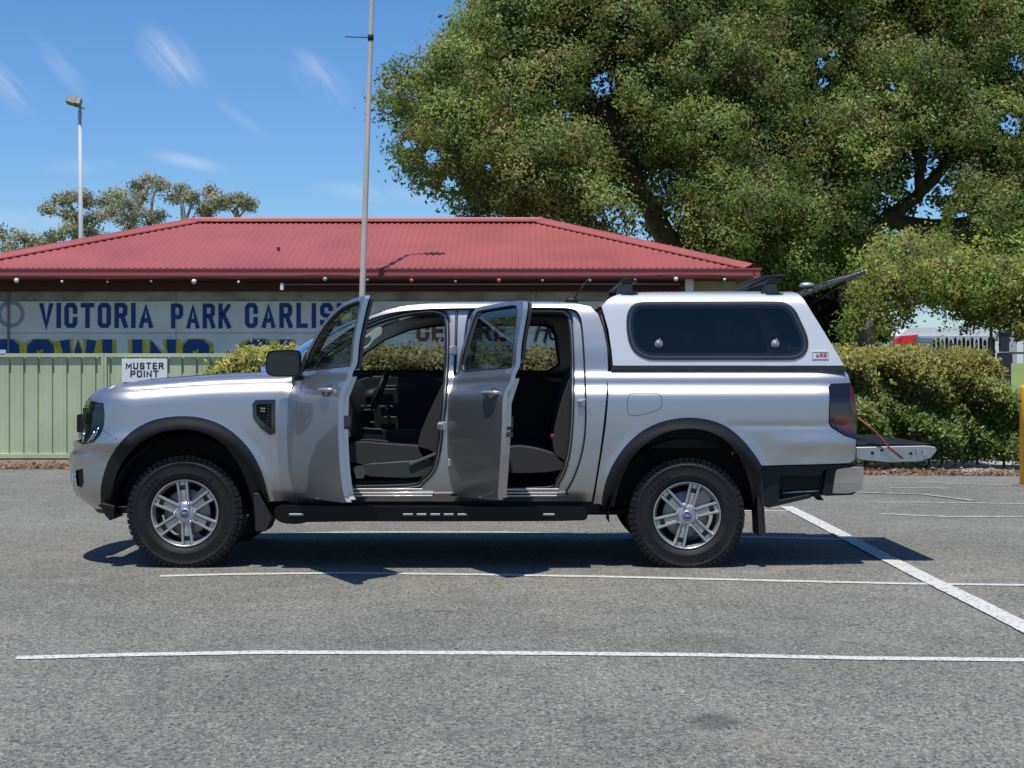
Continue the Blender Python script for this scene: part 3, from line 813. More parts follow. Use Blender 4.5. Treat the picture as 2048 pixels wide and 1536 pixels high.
mb = MB(); mb.box(((x0 + x1) / 2, 62, W(0, 672).z / 2), (x1 - x0, 4, W(0, 672).z)); mb.build('wall', WG, wb)
mb = MB(); mb.prism([(W(1800, 0).x, W(0, 672).z + .003), (W(1820, 0).x, W(0, 655).z), (W(1905, 0).x, W(0, 655).z), (x1, W(0, 660).z), (x1, W(0, 672).z + .003)], 60.2, 63.8); mb.build('roof', WM, wb)
mb = MB(); mb.prism([(W(1783, 0).x, W(0, 683).z), (W(1800, 0).x, W(0, 672).z), (W(1838, 0).x, W(0, 669).z), (W(1826, 0).x, W(0, 678).z), (W(1834, 0).x, W(0, 687).z), (W(1788, 0).x, W(0, 687).z)], 59.9, 59.97); mb.build('red_arrow', mat('sign_red', (.75, .02, .03), .5), wb)
mb = MB(); mb.prism([(W(1828, 0).x, W(0, 676).z), (W(1866, 0).x, W(0, 677).z), (W(1866, 0).x, W(0, 682).z), (W(1832, 0).x, W(0, 681).z)], 59.9, 59.96); mb.build('blue_stripe', mat('sign_blue', (.08, .22, .40), .5), wb)
for k in range(9):
    x = W(1885 + k * 22, 0).x; mb = MB(); mb.box((x, 59.96, 1.6), (.28, .06, 2.2)); mb.build('door_bay', M['white'] if k % 2 else WG, wb)
pf = empty('picket_fence', (pw(1930, 0, 36).x, 26, 0)); tag(pf, 'dark upright picket fence between the hedge and the white warehouse', 'fence')
PK = mat('dark_picket', (.02, .022, .02), .6)
for k in range(15):
    x = pw(1868 + 8.5 * k, 0, 36).x; mb = MB(); zt = 2.05 + .05 * (k % 2); mb.prism([(x - .03, .0), (x + .03, .0), (x + .03, zt - .06), (x, zt), (x - .03, zt - .06)], 25.98, 26.02); mb.build('picket', PK, pf)
mb = MB(); mb.box((pw(1928, 0, 36).x, 26.05, 1.75), (1.5, .05, .07)); mb.box((pw(1928, 0, 36).x, 26.05, .5), (1.5, .05, .07)); mb.build('rail', PK, pf)
tp = empty('timber_post', (pw(1982, 0, 28).x, 18, 0)); tag(tp, 'slim pale timber post standing above the right end of the hedge', 'post')
mb = MB(); mb.box((pw(1982, 0, 28).x, 18, 1.05), (.045, .045, 2.1)); mb.build('post', mat('pale_timber', (.42, .36, .26), .8), tp, bevel=.004)
mb = MB(); mb.box((pw(1982, 0, 28).x, 18, 2.115), (.055, .055, .02)); mb.build('post_cap', M['galv'], tp)
gp = empty('black_gate_post', (pw(2008, 0, 22.4).x, 12.4, 0)); tag(gp, 'thick black gate post at the right end of the hedge beside the lawn', 'post')
GBK = mat('black_steel', (.02, .02, .025), .5); xg = pw(2008, 0, 22.4).x
mb = MB(); mb.box((xg, 12.4, .78), (.16, .16, 1.56)); mb.build('post', GBK, gp, bevel=.006)
mb = MB(); mb.box((xg, 12.4, 1.70), (.12, .12, .26)); mb.box((xg, 12.4, 1.845), (.15, .15, .03)); mb.build('post_cap', GBK, gp, bevel=.006)
mb = MB(); mb.box((xg - .09, 12.33, 1.2), (.02, .06, .16)); mb.build('hinge', GBK, gp)
# rail fence across the lawn on the right
rf = empty('rail_fence', (15.5, 34, 0)); tag(rf, 'thin pale rail along the far edge of the lawn at right', 'fence')
mb = MB(); mb.box((pw(2110, 0, 44).x, 34, pw(0, 706, 44).z), (2.6, .05, .06)); mb.build('rail', mat('pinkish_rail', (.45, .36, .34), .7), rf)
for k in range(4): 
    mb = MB(); x = pw(2022 + 45 * k, 0, 44).x; mb.box((x, 34, pw(0, 706, 44).z / 2), (.06, .06, pw(0, 706, 44).z - .07)); mb.build('post', PK, rf)
# lawn bank
vs, fs = [], []
nx, ny = 12, 8
for i in range(nx):
    for j in range(ny):
        x = 7.1 + 40 * i / (nx - 1); t = j / (ny - 1); y = 13.0 + 2.4 * min(1, t * 1.35) + (20 * (t - .86) if t > .86 else 0)
        vs.append((x, y, -.02 + 1.44 * sstep(0, .74, t)))
fs = [(i * ny + j, (i + 1) * ny + j, (i + 1) * ny + j + 1, i * ny + j + 1) for i in range(nx - 1) for j in range(ny - 1)]
tag(mesh_obj('lawn_bank', vs, fs, GRASS, smooth=True), kind='structure')

# ================================================================== FOLIAGE
def leafmat(name, trans=.3, rough=.55, spec=.3, soft=0):
    m = bpy.data.materials.new(name); m.use_nodes = True; nt = m.node_tree; b = nt.nodes['Principled BSDF']
    a = nt.nodes.new('ShaderNodeAttribute'); a.attribute_name = 'leaf'
    b.inputs['Roughness'].default_value = rough; b.inputs['Specular IOR Level'].default_value = spec
    tr = nt.nodes.new('ShaderNodeBsdfTranslucent'); mx = nt.nodes.new('ShaderNodeMixShader'); mx.inputs['Fac'].default_value = trans
    hs = nt.nodes.new('ShaderNodeHueSaturation'); hs.inputs['Value'].default_value = 1.5; hs.inputs['Hue'].default_value = .485
    nt.links.new(a.outputs['Color'], b.inputs['Base Color']); nt.links.new(a.outputs['Color'], hs.inputs['Color']); nt.links.new(hs.outputs['Color'], tr.inputs['Color'])
    nt.links.new(b.outputs[0], mx.inputs[1]); nt.links.new(tr.outputs[0], mx.inputs[2]); nt.links.new(mx.outputs[0], nt.nodes['Material Output'].inputs['Surface'])
    if soft:
        # leaves of one spray catch the light together
        an = nt.nodes.new('ShaderNodeAttribute'); an.attribute_name = 'spray'; g = nt.nodes.new('ShaderNodeNewGeometry')
        s1 = nt.nodes.new('ShaderNodeVectorMath'); s1.operation = 'SCALE'; s1.inputs['Scale'].default_value = soft
        ad = nt.nodes.new('ShaderNodeVectorMath'); ad.operation = 'ADD'; nz = nt.nodes.new('ShaderNodeVectorMath'); nz.operation = 'NORMALIZE'
        nt.links.new(an.outputs['Vector'], s1.inputs[0]); nt.links.new(s1.outputs[0], ad.inputs[0]); nt.links.new(g.outputs['Normal'], ad.inputs[1]); nt.links.new(ad.outputs[0], nz.inputs[0]); nt.links.new(nz.outputs[0], b.inputs['Normal'])
    return m
LEAF = leafmat('leaves', trans=.38, rough=.5, spec=.3, soft=1.6)
def leaves(name, C, N, size, cols, m=LEAF, parent=None, seed=1, aspect=.5, outward=.5, kind=None):
    """C (n,3) leaf centres, N (n,3) preferred normals; one pointed quad per leaf"""
    rng = np.random.default_rng(seed); n = len(C)
    nn = N * outward + rng.normal(size=(n, 3)) * .6; nn /= np.linalg.norm(nn, axis=1)[:, None] + 1e-9
    a = np.cross(nn, rng.normal(size=(n, 3))); a /= np.linalg.norm(a, axis=1)[:, None] + 1e-9
    b = np.cross(nn, a); s = size * rng.uniform(.6, 1.35, (n, 1))
    fold = nn * s * .15
    V = np.stack([C - a * s, C + b * s * aspect + fold, C + a * s, C - b * s * aspect + fold], 1).reshape(-1, 3)
    me = bpy.data.meshes.new(name); me.vertices.add(4 * n); me.loops.add(4 * n); me.polygons.add(n)
    me.vertices.foreach_set('co', V.astype(np.float32).ravel())
    me.loops.foreach_set('vertex_index', np.arange(4 * n, dtype=np.int32))
    me.polygons.foreach_set('loop_start', np.arange(0, 4 * n, 4, dtype=np.int32)); me.polygons.foreach_set('loop_total', np.full(n, 4, dtype=np.int32))
    me.update()
    at = me.color_attributes.new('leaf', 'FLOAT_COLOR', 'POINT')
    c = np.repeat(np.clip(cols, 0, 1), 4, 0); c = np.concatenate([c, np.ones((len(c), 1))], 1)
    at.data.foreach_set('color', c.astype(np.float32).ravel())
    N1 = N / (np.linalg.norm(N, axis=1)[:, None] + 1e-9)
    av_ = me.attributes.new('spray', 'FLOAT_VECTOR', 'POINT'); av_.data.foreach_set('vector', np.repeat(N1, 4, 0).astype(np.float32).ravel())
    me.materials.append(m)
    o = bpy.data.objects.new(name, me); link(o, parent)
    if kind: o['kind'] = kind
    return o
def clumps(CL, per_m2, rng, pal, shell=.55, squash=.8, twig=.25, sd=3.2, nb=(0, -.1, .6)):
    """clump list (x,y,z,r) -> leaf centres, normals, colours. Each clump is split in many small sprays."""
    Cs, Ns, Ks = [], [], []
    pal = np.array(pal)
    for (x, y, z, r) in CL:
        ns = max(6, int(4 * math.pi * r * r * sd))                # sprays on this clump
        d = rng.normal(size=(ns, 3)); d /= np.linalg.norm(d, axis=1)[:, None]
        rad = r * (shell + (1 - shell) * rng.random((ns, 1)) ** .5) * rng.uniform(.8, 1.18, (ns, 1))
        sp = np.array([x, y, z]) + d * rad * np.array([1, 1, squash])
        k = max(3, int(per_m2 / sd)); 
        off = rng.normal(size=(ns, k, 3)) * twig * np.array([1, 1, .75])
        c = (sp[:, None, :] + off).reshape(-1, 3)
        nrm = np.repeat(d, k, 0) * .9 + np.array(nb) + off.reshape(-1, 3) * 1.8
        base = pal[rng.integers(0, len(pal), ns)] * rng.uniform(.75, 1.3, (ns, 1)) * rng.uniform(.65, 1.3)
        kk = np.repeat(base, k, 0) * rng.uniform(.7, 1.35, (ns * k, 1)) * (1 + rng.normal(size=(ns * k, 3)) * .08)
        Cs.append(c); Ns.append(nrm); Ks.append(kk)
    return np.concatenate(Cs), np.concatenate(Ns), np.concatenate(Ks)
def limbs(name, segs, m, parent):
    mb = MB()
    for pts, r0, r1 in segs:
        P = rounded([tuple(p) for p in pts], False, 4); n = len(P)
        rr = [r0 + (r1 - r0) * i / (n - 1) for i in range(n)]
        P = [Vector(p) + Vector((random.uniform(-1, 1), random.uniform(-1, 1), 0)) * rr[i] * .18 for i, p in enumerate(P)]
        mb.tube(P, rr, 9)
    return mb.build(name, m, parent, fixn=False)
BARK = mat('bark', (.17, .145, .12), .9, var=.4, scale=6, bump=.8, bscale=18, var2=(.09, .075, .06))
BARKP = mat('pale_bark', (.30, .27, .23), .85, var=.3, scale=5)
PALB = [(.16, .215, .045), (.20, .245, .052), (.13, .19, .042), (.225, .26, .060), (.22, .205, .062), (.11, .16, .040)]
rng = np.random.default_rng(11)
def inpx(C, poly):
    d = C[:, 1] + 10; P = np.stack([CX + F * C[:, 0] / d, HY - F * (C[:, 2] - CAMZ) / d], 1); return inpoly(P, poly)
def fill(poly, n, dlo, dhi, rlo, rhi, seed, avoid=(), slope=0):
    """random clump centres whose outline on the sky follows the tree's"""
    r_ = np.random.default_rng(seed); A = np.array(poly); lo, hi = A.min(0), A.max(0); o = []
    while len(o) < n:
        p = r_.uniform(lo, hi); r = r_.uniform(rlo, rhi); d = r_.uniform(dlo, dhi) + (slope * (430 - p[1]) / 630 if slope else 0); rp = r * F / d * .8
        T = np.array([[p[0] + rp * math.cos(a), p[1] + rp * math.sin(a) * .8] for a in np.linspace(0, 6.28, 9)[:-1]])
        if not inpoly(T, poly).all(): continue
        if any(math.hypot(p[0] - a[0], p[1] - a[1]) < rp + 20 for a in avoid) and d < avoid[0][2]: continue
        q = pw(p[0], p[1], d); o.append((q.x, q.y, q.z, r))
    return o
crownA = [(935, -30), (905, 35), (850, 75), (800, 88), (775, 115), (768, 160), (752, 195), (738, 225), (720, 240), (745, 268), (762, 312), (805, 322), (835, 372), (868, 400), (880, 470), (1080, 490), (1300, 540), (1500, 590), (1600, 420), (1610, 250), (1620, 100), (1600, -60), (1400, -260), (1100, -260)]
crownB = [(1440, -80), (1400, 60), (1420, 200), (1390, 350), (1400, 450), (1500, 560), (1600, 640), (1670, 640), (1690, 560), (1850, 520), (2060, 590), (2200, 560), (2260, 200), (2240, -120), (2000, -300), (1700, -300)]
gapsA = [(1205, 168, 30), (1135, 234, 11), (820, 290, 14), (865, 312, 18), (975, 335, 9), (1110, 205, 8), (900, 370, 16)]
gapsB = [(1440, 122, 18), (1500, 130, 8), (1640, 125, 16), (1645, 165, 14), (1665, 110, 9), (1785, 175, 8), (1862, 432, 27), (1830, 365, 20), (1922, 440, 20), (2035, 128, 24), (2020, 250, 30), (1612, 245, 9), (1925, 165, 6), (1895, 380, 14)]
def carve(C, N, K, gaps, r_, hard=.93):
    d = C[:, 1] + 10; P = np.stack([CX + F * C[:, 0] / d, HY - F * (C[:, 2] - CAMZ) / d], 1); keep = np.ones(len(C), bool)
    for x, y, r in gaps:
        q = np.hypot(P[:, 0] - x, P[:, 1] - y) / r + r_.normal(size=len(C)) * .22; keep &= ~((q < 1) & (r_.random(len(C)) < hard))
    return C[keep], N[keep], K[keep]
def big_tree(name, label, poly, gaps, seed, dm, segs, n1, n2, cat='tree', base=(0, 0, 0), pal=PALB, group='large trees behind the red roof', avoid=()):
    t = empty(name, base); tag(t, label, cat, group)
    r_ = np.random.default_rng(seed)
    CL = fill(poly, n1, dm - 5.5, dm - 2.5, .45, .95, seed, avoid, 3.0) + fill(poly, n2, dm - 1.0, dm + 1.5, .9, 1.5, seed + 1, avoid, 2.6)
    C, N, K = clumps(CL[:n1], 175, r_, pal, .72, .75, .15, 3.2, (0, -.35, .45)); C2, N2, K2 = clumps(CL[n1:], 42, r_, pal, .6, .72, .22)
    # keep the crown's ragged outline, with stray sprigs
    C, N, K = carve(C, N, K, gaps, r_); C2, N2, K2 = carve(C2, N2, K2, gaps, r_)
    leaves('crown', C, N, .042, K, parent=t, seed=seed, aspect=.5, outward=.6)
    leaves('crown', C2, N2, .085, K2, parent=t, seed=seed + 1, aspect=.45)
    limbs('trunk', segs, BARK, t)
    return t
dA = 37
def tp_(px, py, d): return pw(px, py, d)
segA = [([(11.0 * .36 + 1.0, 27, 0), tp_(1385, 560, dA), tp_(1345, 490, dA), tp_(1290, 400, dA), tp_(1262, 340, dA), tp_(1240, 280, dA)], .34, .20),
        ([tp_(1240, 280, dA), tp_(1225, 235, dA), tp_(1205, 215, dA), tp_(1180, 212, dA)], .22, .13),
        ([tp_(1238, 275, dA), tp_(1262, 200, dA), tp_(1300, 130, dA), tp_(1330, 60, dA), tp_(1340, -60, dA)], .2, .07),
        ([tp_(1205, 225, dA), tp_(1120, 170, dA), tp_(1020, 130, dA), tp_(930, 90, dA)], .12, .04),
        ([tp_(1262, 340, dA), tp_(1180, 330, dA - .5), tp_(1060, 290, dA - .5), tp_(900, 260, dA), tp_(800, 240, dA)], .14, .03),
        ([tp_(1290, 400, dA), tp_(1150, 380, dA - .5), tp_(980, 400, dA), tp_(900, 380, dA)], .12, .03),
        ([tp_(1240, 300, dA), tp_(1330, 260, dA + 1), tp_(1420, 220, dA + 1), tp_(1500, 120, dA + 1)], .16, .05)]
big_tree('large_tree', 'huge spreading tree rising behind the red roof, its leaning trunk in view', crownA, gapsA, 21, dA, segA, 350, 120, base=(5, 27, 0), avoid=[(1360, 500, 38), (1335, 465, 38), (1305, 430, 38), (1288, 400, 38), (1272, 365, 38), (1260, 335, 38), (1248, 300, 38), (1238, 270, 38), (1225, 240, 38), (1205, 215, 38), (1185, 212, 38)])
dB = 38
segB = [([(9.3, 28, 0), tp_(1700, 600, dB), tp_(1720, 500, dB), tp_(1770, 440, dB), tp_(1830, 395, dB), tp_(1900, 320, dB), tp_(1960, 240, dB)], .28, .10),
        ([tp_(1720, 500, dB), tp_(1650, 380, dB), tp_(1600, 240, dB), tp_(1580, 80, dB)], .25, .07),
        ([tp_(1770, 440, dB), tp_(1900, 450, dB), tp_(2050, 400, dB), tp_(2150, 300, dB)], .2, .06),
        ([tp_(1840, 390, dB), tp_(1830, 250, dB), tp_(1800, 100, dB), tp_(1790, -60, dB)], .14, .05)]
big_tree('large_tree', 'huge dark tree filling the upper right corner behind the small bright tree', crownB, gapsB, 33, dB, segB, 370, 130, base=(9.3, 28, 0), avoid=[(1770, 440, 39), (1800, 415, 39), (1835, 392, 39), (1870, 355, 39)])
# a further dark belt of foliage closing the view under the crowns
r_ = np.random.default_rng(5)
CL = fill([(1320, 460), (1300, 520), (1480, 640), (1660, 720), (1780, 720), (1760, 600), (1700, 440), (1500, 400)], 60, 41, 44, 1.0, 1.5, 91)
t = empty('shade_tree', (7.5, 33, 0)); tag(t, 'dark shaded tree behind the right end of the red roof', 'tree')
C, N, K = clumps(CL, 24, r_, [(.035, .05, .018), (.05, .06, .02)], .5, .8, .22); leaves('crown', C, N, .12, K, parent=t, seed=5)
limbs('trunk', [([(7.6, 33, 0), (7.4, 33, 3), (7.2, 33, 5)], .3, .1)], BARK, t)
# unseen trees added past the left edge to darken what the open doors mirror
for (x, y, sd_) in ((-18, 17, 71), (-20, 8, 72), (-27, 13, 73)):
    r_ = np.random.default_rng(sd_); t = empty('added_tree', (x, y, 0)); tag(t, ('unseen dark tree added past the left end of the fence for reflections', 'unseen dark tree added beside the car park, left of the fence, for reflections', 'unseen dark tree added furthest left of the car park for reflections')[sd_ - 71], 'tree', 'unseen trees added left of the car park for reflections')
    L = [(x + r_.uniform(-3.4, 3.4), y + r_.uniform(-3.4, 3.4), r_.uniform(2.0, 7.5), r_.uniform(1.0, 1.6)) for _ in range(34)]
    C, N, K = clumps(L, 16, r_, PALB, .5, .8, .25); leaves('crown', C, N, .16, K, parent=t, seed=sd_)
    limbs('trunk', [([(x, y, 0), (x + .1, y, 2), (x, y + .2, 5)], .3, .1)], BARK, t)
# small bright tree over the hedge
PALS = [(.16, .22, .036), (.20, .25, .044), (.13, .19, .036), (.25, .26, .055), (.22, .20, .05)]
r_ = np.random.default_rng(8)
polyS = [(1665, 560), (1690, 500), (1740, 465), (1800, 455), (1860, 462), (1930, 480), (1990, 500), (2060, 520), (2200, 540), (2200, 700), (2060, 690), (1960, 660), (1880, 640), (1830, 630), (1790, 665), (1740, 700), (1690, 705), (1655, 640)]
CL = fill(polyS, 75, 25.5, 28.5, .38, .7, 15)
t = empty('small_tree', (7.4, 17, 0)); tag(t, 'small bright green tree leaning over the right end of the hedge', 'tree')
C, N, K = clumps(CL, 170, r_, PALS, .65, .75, .10, 5.0, (0, -.35, .5)); C, N, K = carve(C, N, K, [(1855, 640, 26), (1850, 470, 10)], r_); leaves('crown', C, N, .038, K, parent=t, seed=9, aspect=.5, outward=.6)
limbs('trunk', [([(6.6, 17, 0), tp_(1740, 690, 27), tp_(1760, 600, 27), tp_(1790, 540, 27), tp_(1820, 500, 27)], .12, .03), ([tp_(1755, 620, 27), tp_(1850, 600, 27), tp_(1940, 570, 27), tp_(2050, 560, 27)], .07, .02)], BARK, t)
# gum trees far behind at left
PALG = [(.28, .29, .18), (.32, .32, .19), (.24, .26, .16), (.36, .32, .19)]
def gum(label, cl, base, segs, seed, d):
    r_ = np.random.default_rng(seed); L = []
    for (px, py, r) in cl:
        q = pw(px, py, d + r_.uniform(-1.5, 1.5)); rr = r * d / F; L.append((q.x, q.y, q.z, rr * .5))
        for _ in range(3):
            e = r_.normal(size=3) * rr * .6; L.append((q.x + e[0], q.y + e[1], q.z + e[2] * .45, rr * .32))
    t = empty('gum_tree', base); tag(t, label, 'tree', 'gum trees far behind the club building')
    C, N, K = clumps(L, 55, r_, PALG, .3, .6, .16); leaves('crown', C, N, .075, K, parent=t, seed=seed, aspect=.35)
    limbs('trunk', segs, BARKP, t)
g = 62
gum('open crowned gum tree behind the ridge, rising highest of the far trees', [(300, 360, 16), (275, 375, 14), (322, 372, 12), (285, 395, 14), (235, 388, 12), (248, 405, 18), (215, 400, 12), (220, 430, 22), (250, 440, 24), (280, 425, 24), (300, 445, 18), (190, 440, 20), (265, 460, 22), (310, 430, 14)],
    (pw(262, 0, g).x, 52, 0), [([(pw(262, 0, g).x, 52, 0), pw(262, 470, g), pw(275, 420, g), pw(298, 370, g)], .3, .06), ([pw(265, 450, g), pw(235, 400, g)], .14, .04), ([pw(300, 430, g), pw(305, 400, g), pw(312, 375, g)], .08, .03)], 51, g)
gum('thin gum tree with a flat tuft behind the middle of the roof ridge', [(360, 380, 16), (375, 395, 14), (388, 392, 12), (350, 395, 11), (420, 385, 10), (425, 412, 12), (405, 420, 14), (415, 428, 12)],
    (pw(365, 0, g).x, 52, 0), [([(pw(372, 0, g).x, 52, 0), pw(368, 470, g), pw(362, 400, g)], .2, .05), ([pw(368, 450, g), pw(385, 405, g)], .08, .03), ([pw(400, 470, g), pw(408, 430, g), pw(420, 392, g)], .08, .03)], 52, g)
gum('rightmost far gum tree with two flat tufts above the ridge', [(440, 398, 10), (455, 402, 14), (475, 398, 14), (492, 404, 12), (498, 412, 8), (440, 408, 8)],
    (pw(478, 0, g).x, 52, 0), [([(pw(474, 0, g).x, 52, 0), pw(474, 450, g), pw(470, 425, g), pw(480, 402, g)], .16, .04), ([pw(471, 430, g), pw(448, 404, g)], .06, .025), ([pw(474, 440, g), pw(496, 412, g)], .05, .02)], 53, g)
gum('scrubby gum tree around the floodlight mast at the left', [(140, 395, 10), (125, 400, 8), (95, 420, 7), (140, 455, 16), (160, 440, 14), (135, 430, 14), (175, 455, 18), (165, 392, 10), (175, 405, 8), (130, 470, 16), (190, 475, 16)],
    (pw(150, 0, g).x, 52, 0), [([(pw(150, 0, g).x, 52, 0), pw(150, 480, g), pw(150, 440, g), pw(138, 400, g)], .2, .04), ([pw(148, 440, g), pw(120, 430, g), pw(98, 422, g)], .05, .02), ([pw(150, 440, g), pw(168, 395, g)], .06, .02)], 54, g)
gum('dense grey green tree at the left edge behind the roof hip', [(10, 470, 22), (40, 480, 22), (62, 482, 16), (15, 500, 24), (105, 475, 14), (95, 490, 14), (-30, 475, 26), (-40, 500, 30), (50, 500, 20)],
    (pw(20, 0, g).x, 52, 0), [([(pw(20, 0, g).x, 52, 0), pw(20, 520, g), pw(15, 480, g)], .25, .08)], 55, g)
# ------------------------------------------------------------------ hedges
def hedge(name, label, x0, x1, y0, y1, zf, dens, size, pal, seed, lump=.2, cat='hedge', gapbase=.12, paltop=None):
    r_ = np.random.default_rng(seed); 
    # shell points: front face, top, back and ends
    L = x1 - x0; n = int(dens * (L * 2.2 + 2)); 
    t = empty(name, ((x0 + x1) / 2, (y0 + y1) / 2, 0)); tag(t, label, cat)
    x = r_.uniform(x0, x1, n); u = r_.random(n)
    H = np.array([zf(a) for a in x])
    lz = np.sin(x * 3.1 + seed) * .5 + np.sin(x * 7.3) * .3 + np.sin(x * 13.7 + 2) * .2
    Hh = H + lz * lump * .16
    front = u < .58; z = np.where(front, gapbase + (Hh - gapbase) * r_.random(n) ** .85, Hh + r_.normal(size=n) * .05)
    lump2 = np.sin(x * 4.3 + z * 5) * np.sin(x * 2.1 - z * 3.7 + 1) * lump * 1.3 + np.sin(x * 9 + z * 11) * lump * .5
    bulge = (.12 * np.sin(np.clip(z / np.maximum(Hh, .1), 0, 1) * math.pi))
    y = np.where(front, y0 - bulge + lump2 + np.abs(r_.normal(size=n)) * .12, y0 + (y1 - y0) * r_.random(n))
    z = np.where(front, z, z - .12 * ((y - (y0 + y1) / 2) / ((y1 - y0) / 2)) ** 4)
    N = np.where(front[:, None], np.array([0, -.6, .9]), np.array([0, -.2, 1.0]))
    k = 4
    C = (np.stack([x, y, z], 1)[:, None, :] + r_.normal(size=(n, k, 3)) * .045).reshape(-1, 3); N = np.repeat(N, k, 0)
    pal = np.array(pal); b_ = pal[r_.integers(0, len(pal), n)]
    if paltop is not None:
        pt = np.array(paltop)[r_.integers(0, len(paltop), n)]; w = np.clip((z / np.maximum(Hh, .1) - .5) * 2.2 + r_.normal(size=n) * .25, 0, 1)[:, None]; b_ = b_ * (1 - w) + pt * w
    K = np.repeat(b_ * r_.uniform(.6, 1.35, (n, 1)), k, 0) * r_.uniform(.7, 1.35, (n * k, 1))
    # stray shoots standing out of the clipped face and top
    ms = int(L * 26); sx = r_.uniform(x0, x1, ms); sh = np.array([zf(a) for a in sx]); up = r_.random(ms) < .5
    sz = np.where(up, sh, sh * r_.uniform(.25, 1, ms)); sy = np.where(up, r_.uniform(y0, y1, ms), y0 - .12)
    dirs = np.where(up[:, None], np.stack([r_.normal(size=ms) * .3, r_.normal(size=ms) * .3, np.ones(ms)], 1), np.stack([r_.normal(size=ms) * .5, -np.ones(ms), r_.uniform(.2, 1.2, ms)], 1))
    ln = r_.uniform(.05, .17, ms) * (1 + lump * 3); tt = r_.random((ms, 12))
    SP = np.stack([sx, sy, sz], 1)[:, None, :] + dirs[:, None, :] * (ln[:, None] * tt)[:, :, None] + r_.normal(size=(ms, 12, 3)) * .014
    C = np.concatenate([C, SP.reshape(-1, 3)]); N = np.concatenate([N, np.tile([0, -.5, .8], (ms * 12, 1))])
    K = np.concatenate([K, np.repeat(pal[r_.integers(0, len(pal), ms)] * 1.25, 12, 0)])
    C[:, 2] = np.maximum(C[:, 2], .02)
    leaves('foliage', C, N, size, K, parent=t, seed=seed, aspect=.45)
    # twiggy inner mass and stems
    mb = MB()
    for i in range(int(L / .28)):
        a = x0 + .15 + i * .28 + r_.uniform(-.1, .1); yy = (y0 + y1) / 2 + r_.uniform(-.4, .2); h_ = zf(a)
        mb.tube([(a, yy, 0), (a + r_.uniform(-.06, .06), yy, h_ * .5), (a + r_.uniform(-.15, .15), yy + r_.uniform(-.2, .2), h_ * .93)], [.02, .014, .005], 5)
        for _ in range(3):
            mb.tube([(a, yy, r_.uniform(.1, .4)), (a + r_.uniform(-.3, .3), yy + r_.uniform(-.5, .1), h_ * r_.uniform(.5, .9))], [.009, .003], 4)
    mb.build('stems', BARK, t, fixn=False)
    return t
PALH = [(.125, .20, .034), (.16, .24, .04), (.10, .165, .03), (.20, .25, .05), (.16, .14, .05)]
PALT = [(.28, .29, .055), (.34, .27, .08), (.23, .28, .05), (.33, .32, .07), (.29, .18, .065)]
xa, xb = pw(1150, 0, 20.6).x, pw(2004, 0, 20.4).x
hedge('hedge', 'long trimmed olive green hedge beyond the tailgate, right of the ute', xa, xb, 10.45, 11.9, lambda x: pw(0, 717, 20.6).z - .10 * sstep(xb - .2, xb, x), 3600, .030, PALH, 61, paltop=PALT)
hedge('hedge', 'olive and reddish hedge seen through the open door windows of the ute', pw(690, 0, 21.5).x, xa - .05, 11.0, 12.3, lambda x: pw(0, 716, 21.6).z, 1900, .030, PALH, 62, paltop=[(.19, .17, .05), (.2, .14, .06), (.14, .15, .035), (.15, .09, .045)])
PALY = [(.36, .35, .07), (.30, .32, .06), (.42, .37, .12), (.24, .27, .05)]
xl, xm = pw(418, 0, 21.5).x, pw(690, 0, 21.5).x
hedge('shrub', 'yellow green shrub poking above the fence beside the wing mirror', xl, xm, 11.2, 12.3, lambda x: 1.18 + .30 * sstep(xl - .05, xl + .55, x) - .06 * sstep(xm - 1.2, xm - .5, x), 1900, .032, PALY, 63, cat='shrub', lump=.22)
# low weeds beside the footpath
hedge('bush', 'small loose green bush between the hedge and the yellow bollard', xb + .02, xb + .75, 10.3, 10.9, lambda x: .95 - .5 * (x - xb), 900, .03, PALH, 64, cat='bush', lump=.2)
# leaf litter along the verge
r_ = np.random.default_rng(77)
n = 9000; x = r_.uniform(-11, 6.5, n); edge = np.interp(x, [p[0] for p in far], [p[1] for p in far])
y = edge + np.abs(r_.normal(size=n)) * .55 - .12; z = np.full(n, .006) + np.abs(r_.normal(size=n)) * .015
pal = np.array([(.24, .12, .06), (.30, .17, .09), (.16, .09, .05), (.34, .24, .15), (.20, .10, .07)])
leaves('leaf_litter', np.stack([x, y, z], 1), np.tile([0, 0, 1.0], (n, 1)), .028, pal[r_.integers(0, 5, n)] * r_.uniform(.6, 1.4, (n, 1)), leafmat('dry_leaves', .1), None, 7, .5, 1.5, kind='stuff')
# ================================================================== THE UTE
YC = .95
WF, WR = (pw(366, 0, 10).x, .355), (pw(1376, 0, 10).x, .340)      # wheel centres x,z
truck = empty('pickup_truck', (-.4, YC, 0))
tag(truck, 'silver dual-cab pickup with both near doors, canopy hatch and tailgate open, in the car park', 'ute')
PROF = spline([(.36, .12), (.44, .07), (.50, .04), (.60, .022), (.72, .012), (.85, .008), (1.0, .010), (1.08, .014), (1.115, .020), (1.14, .030), (1.162, .045), (1.183, .059), (1.203, .066), (1.222, .069), (1.24, .075), (1.258, .086), (1.278, .097), (1.30, .103), (1.40, .113), (1.50, .133), (1.60, .158), (1.66, .176), (1.695, .192), (1.72, .215), (1.738, .245), (1.747, .285)])
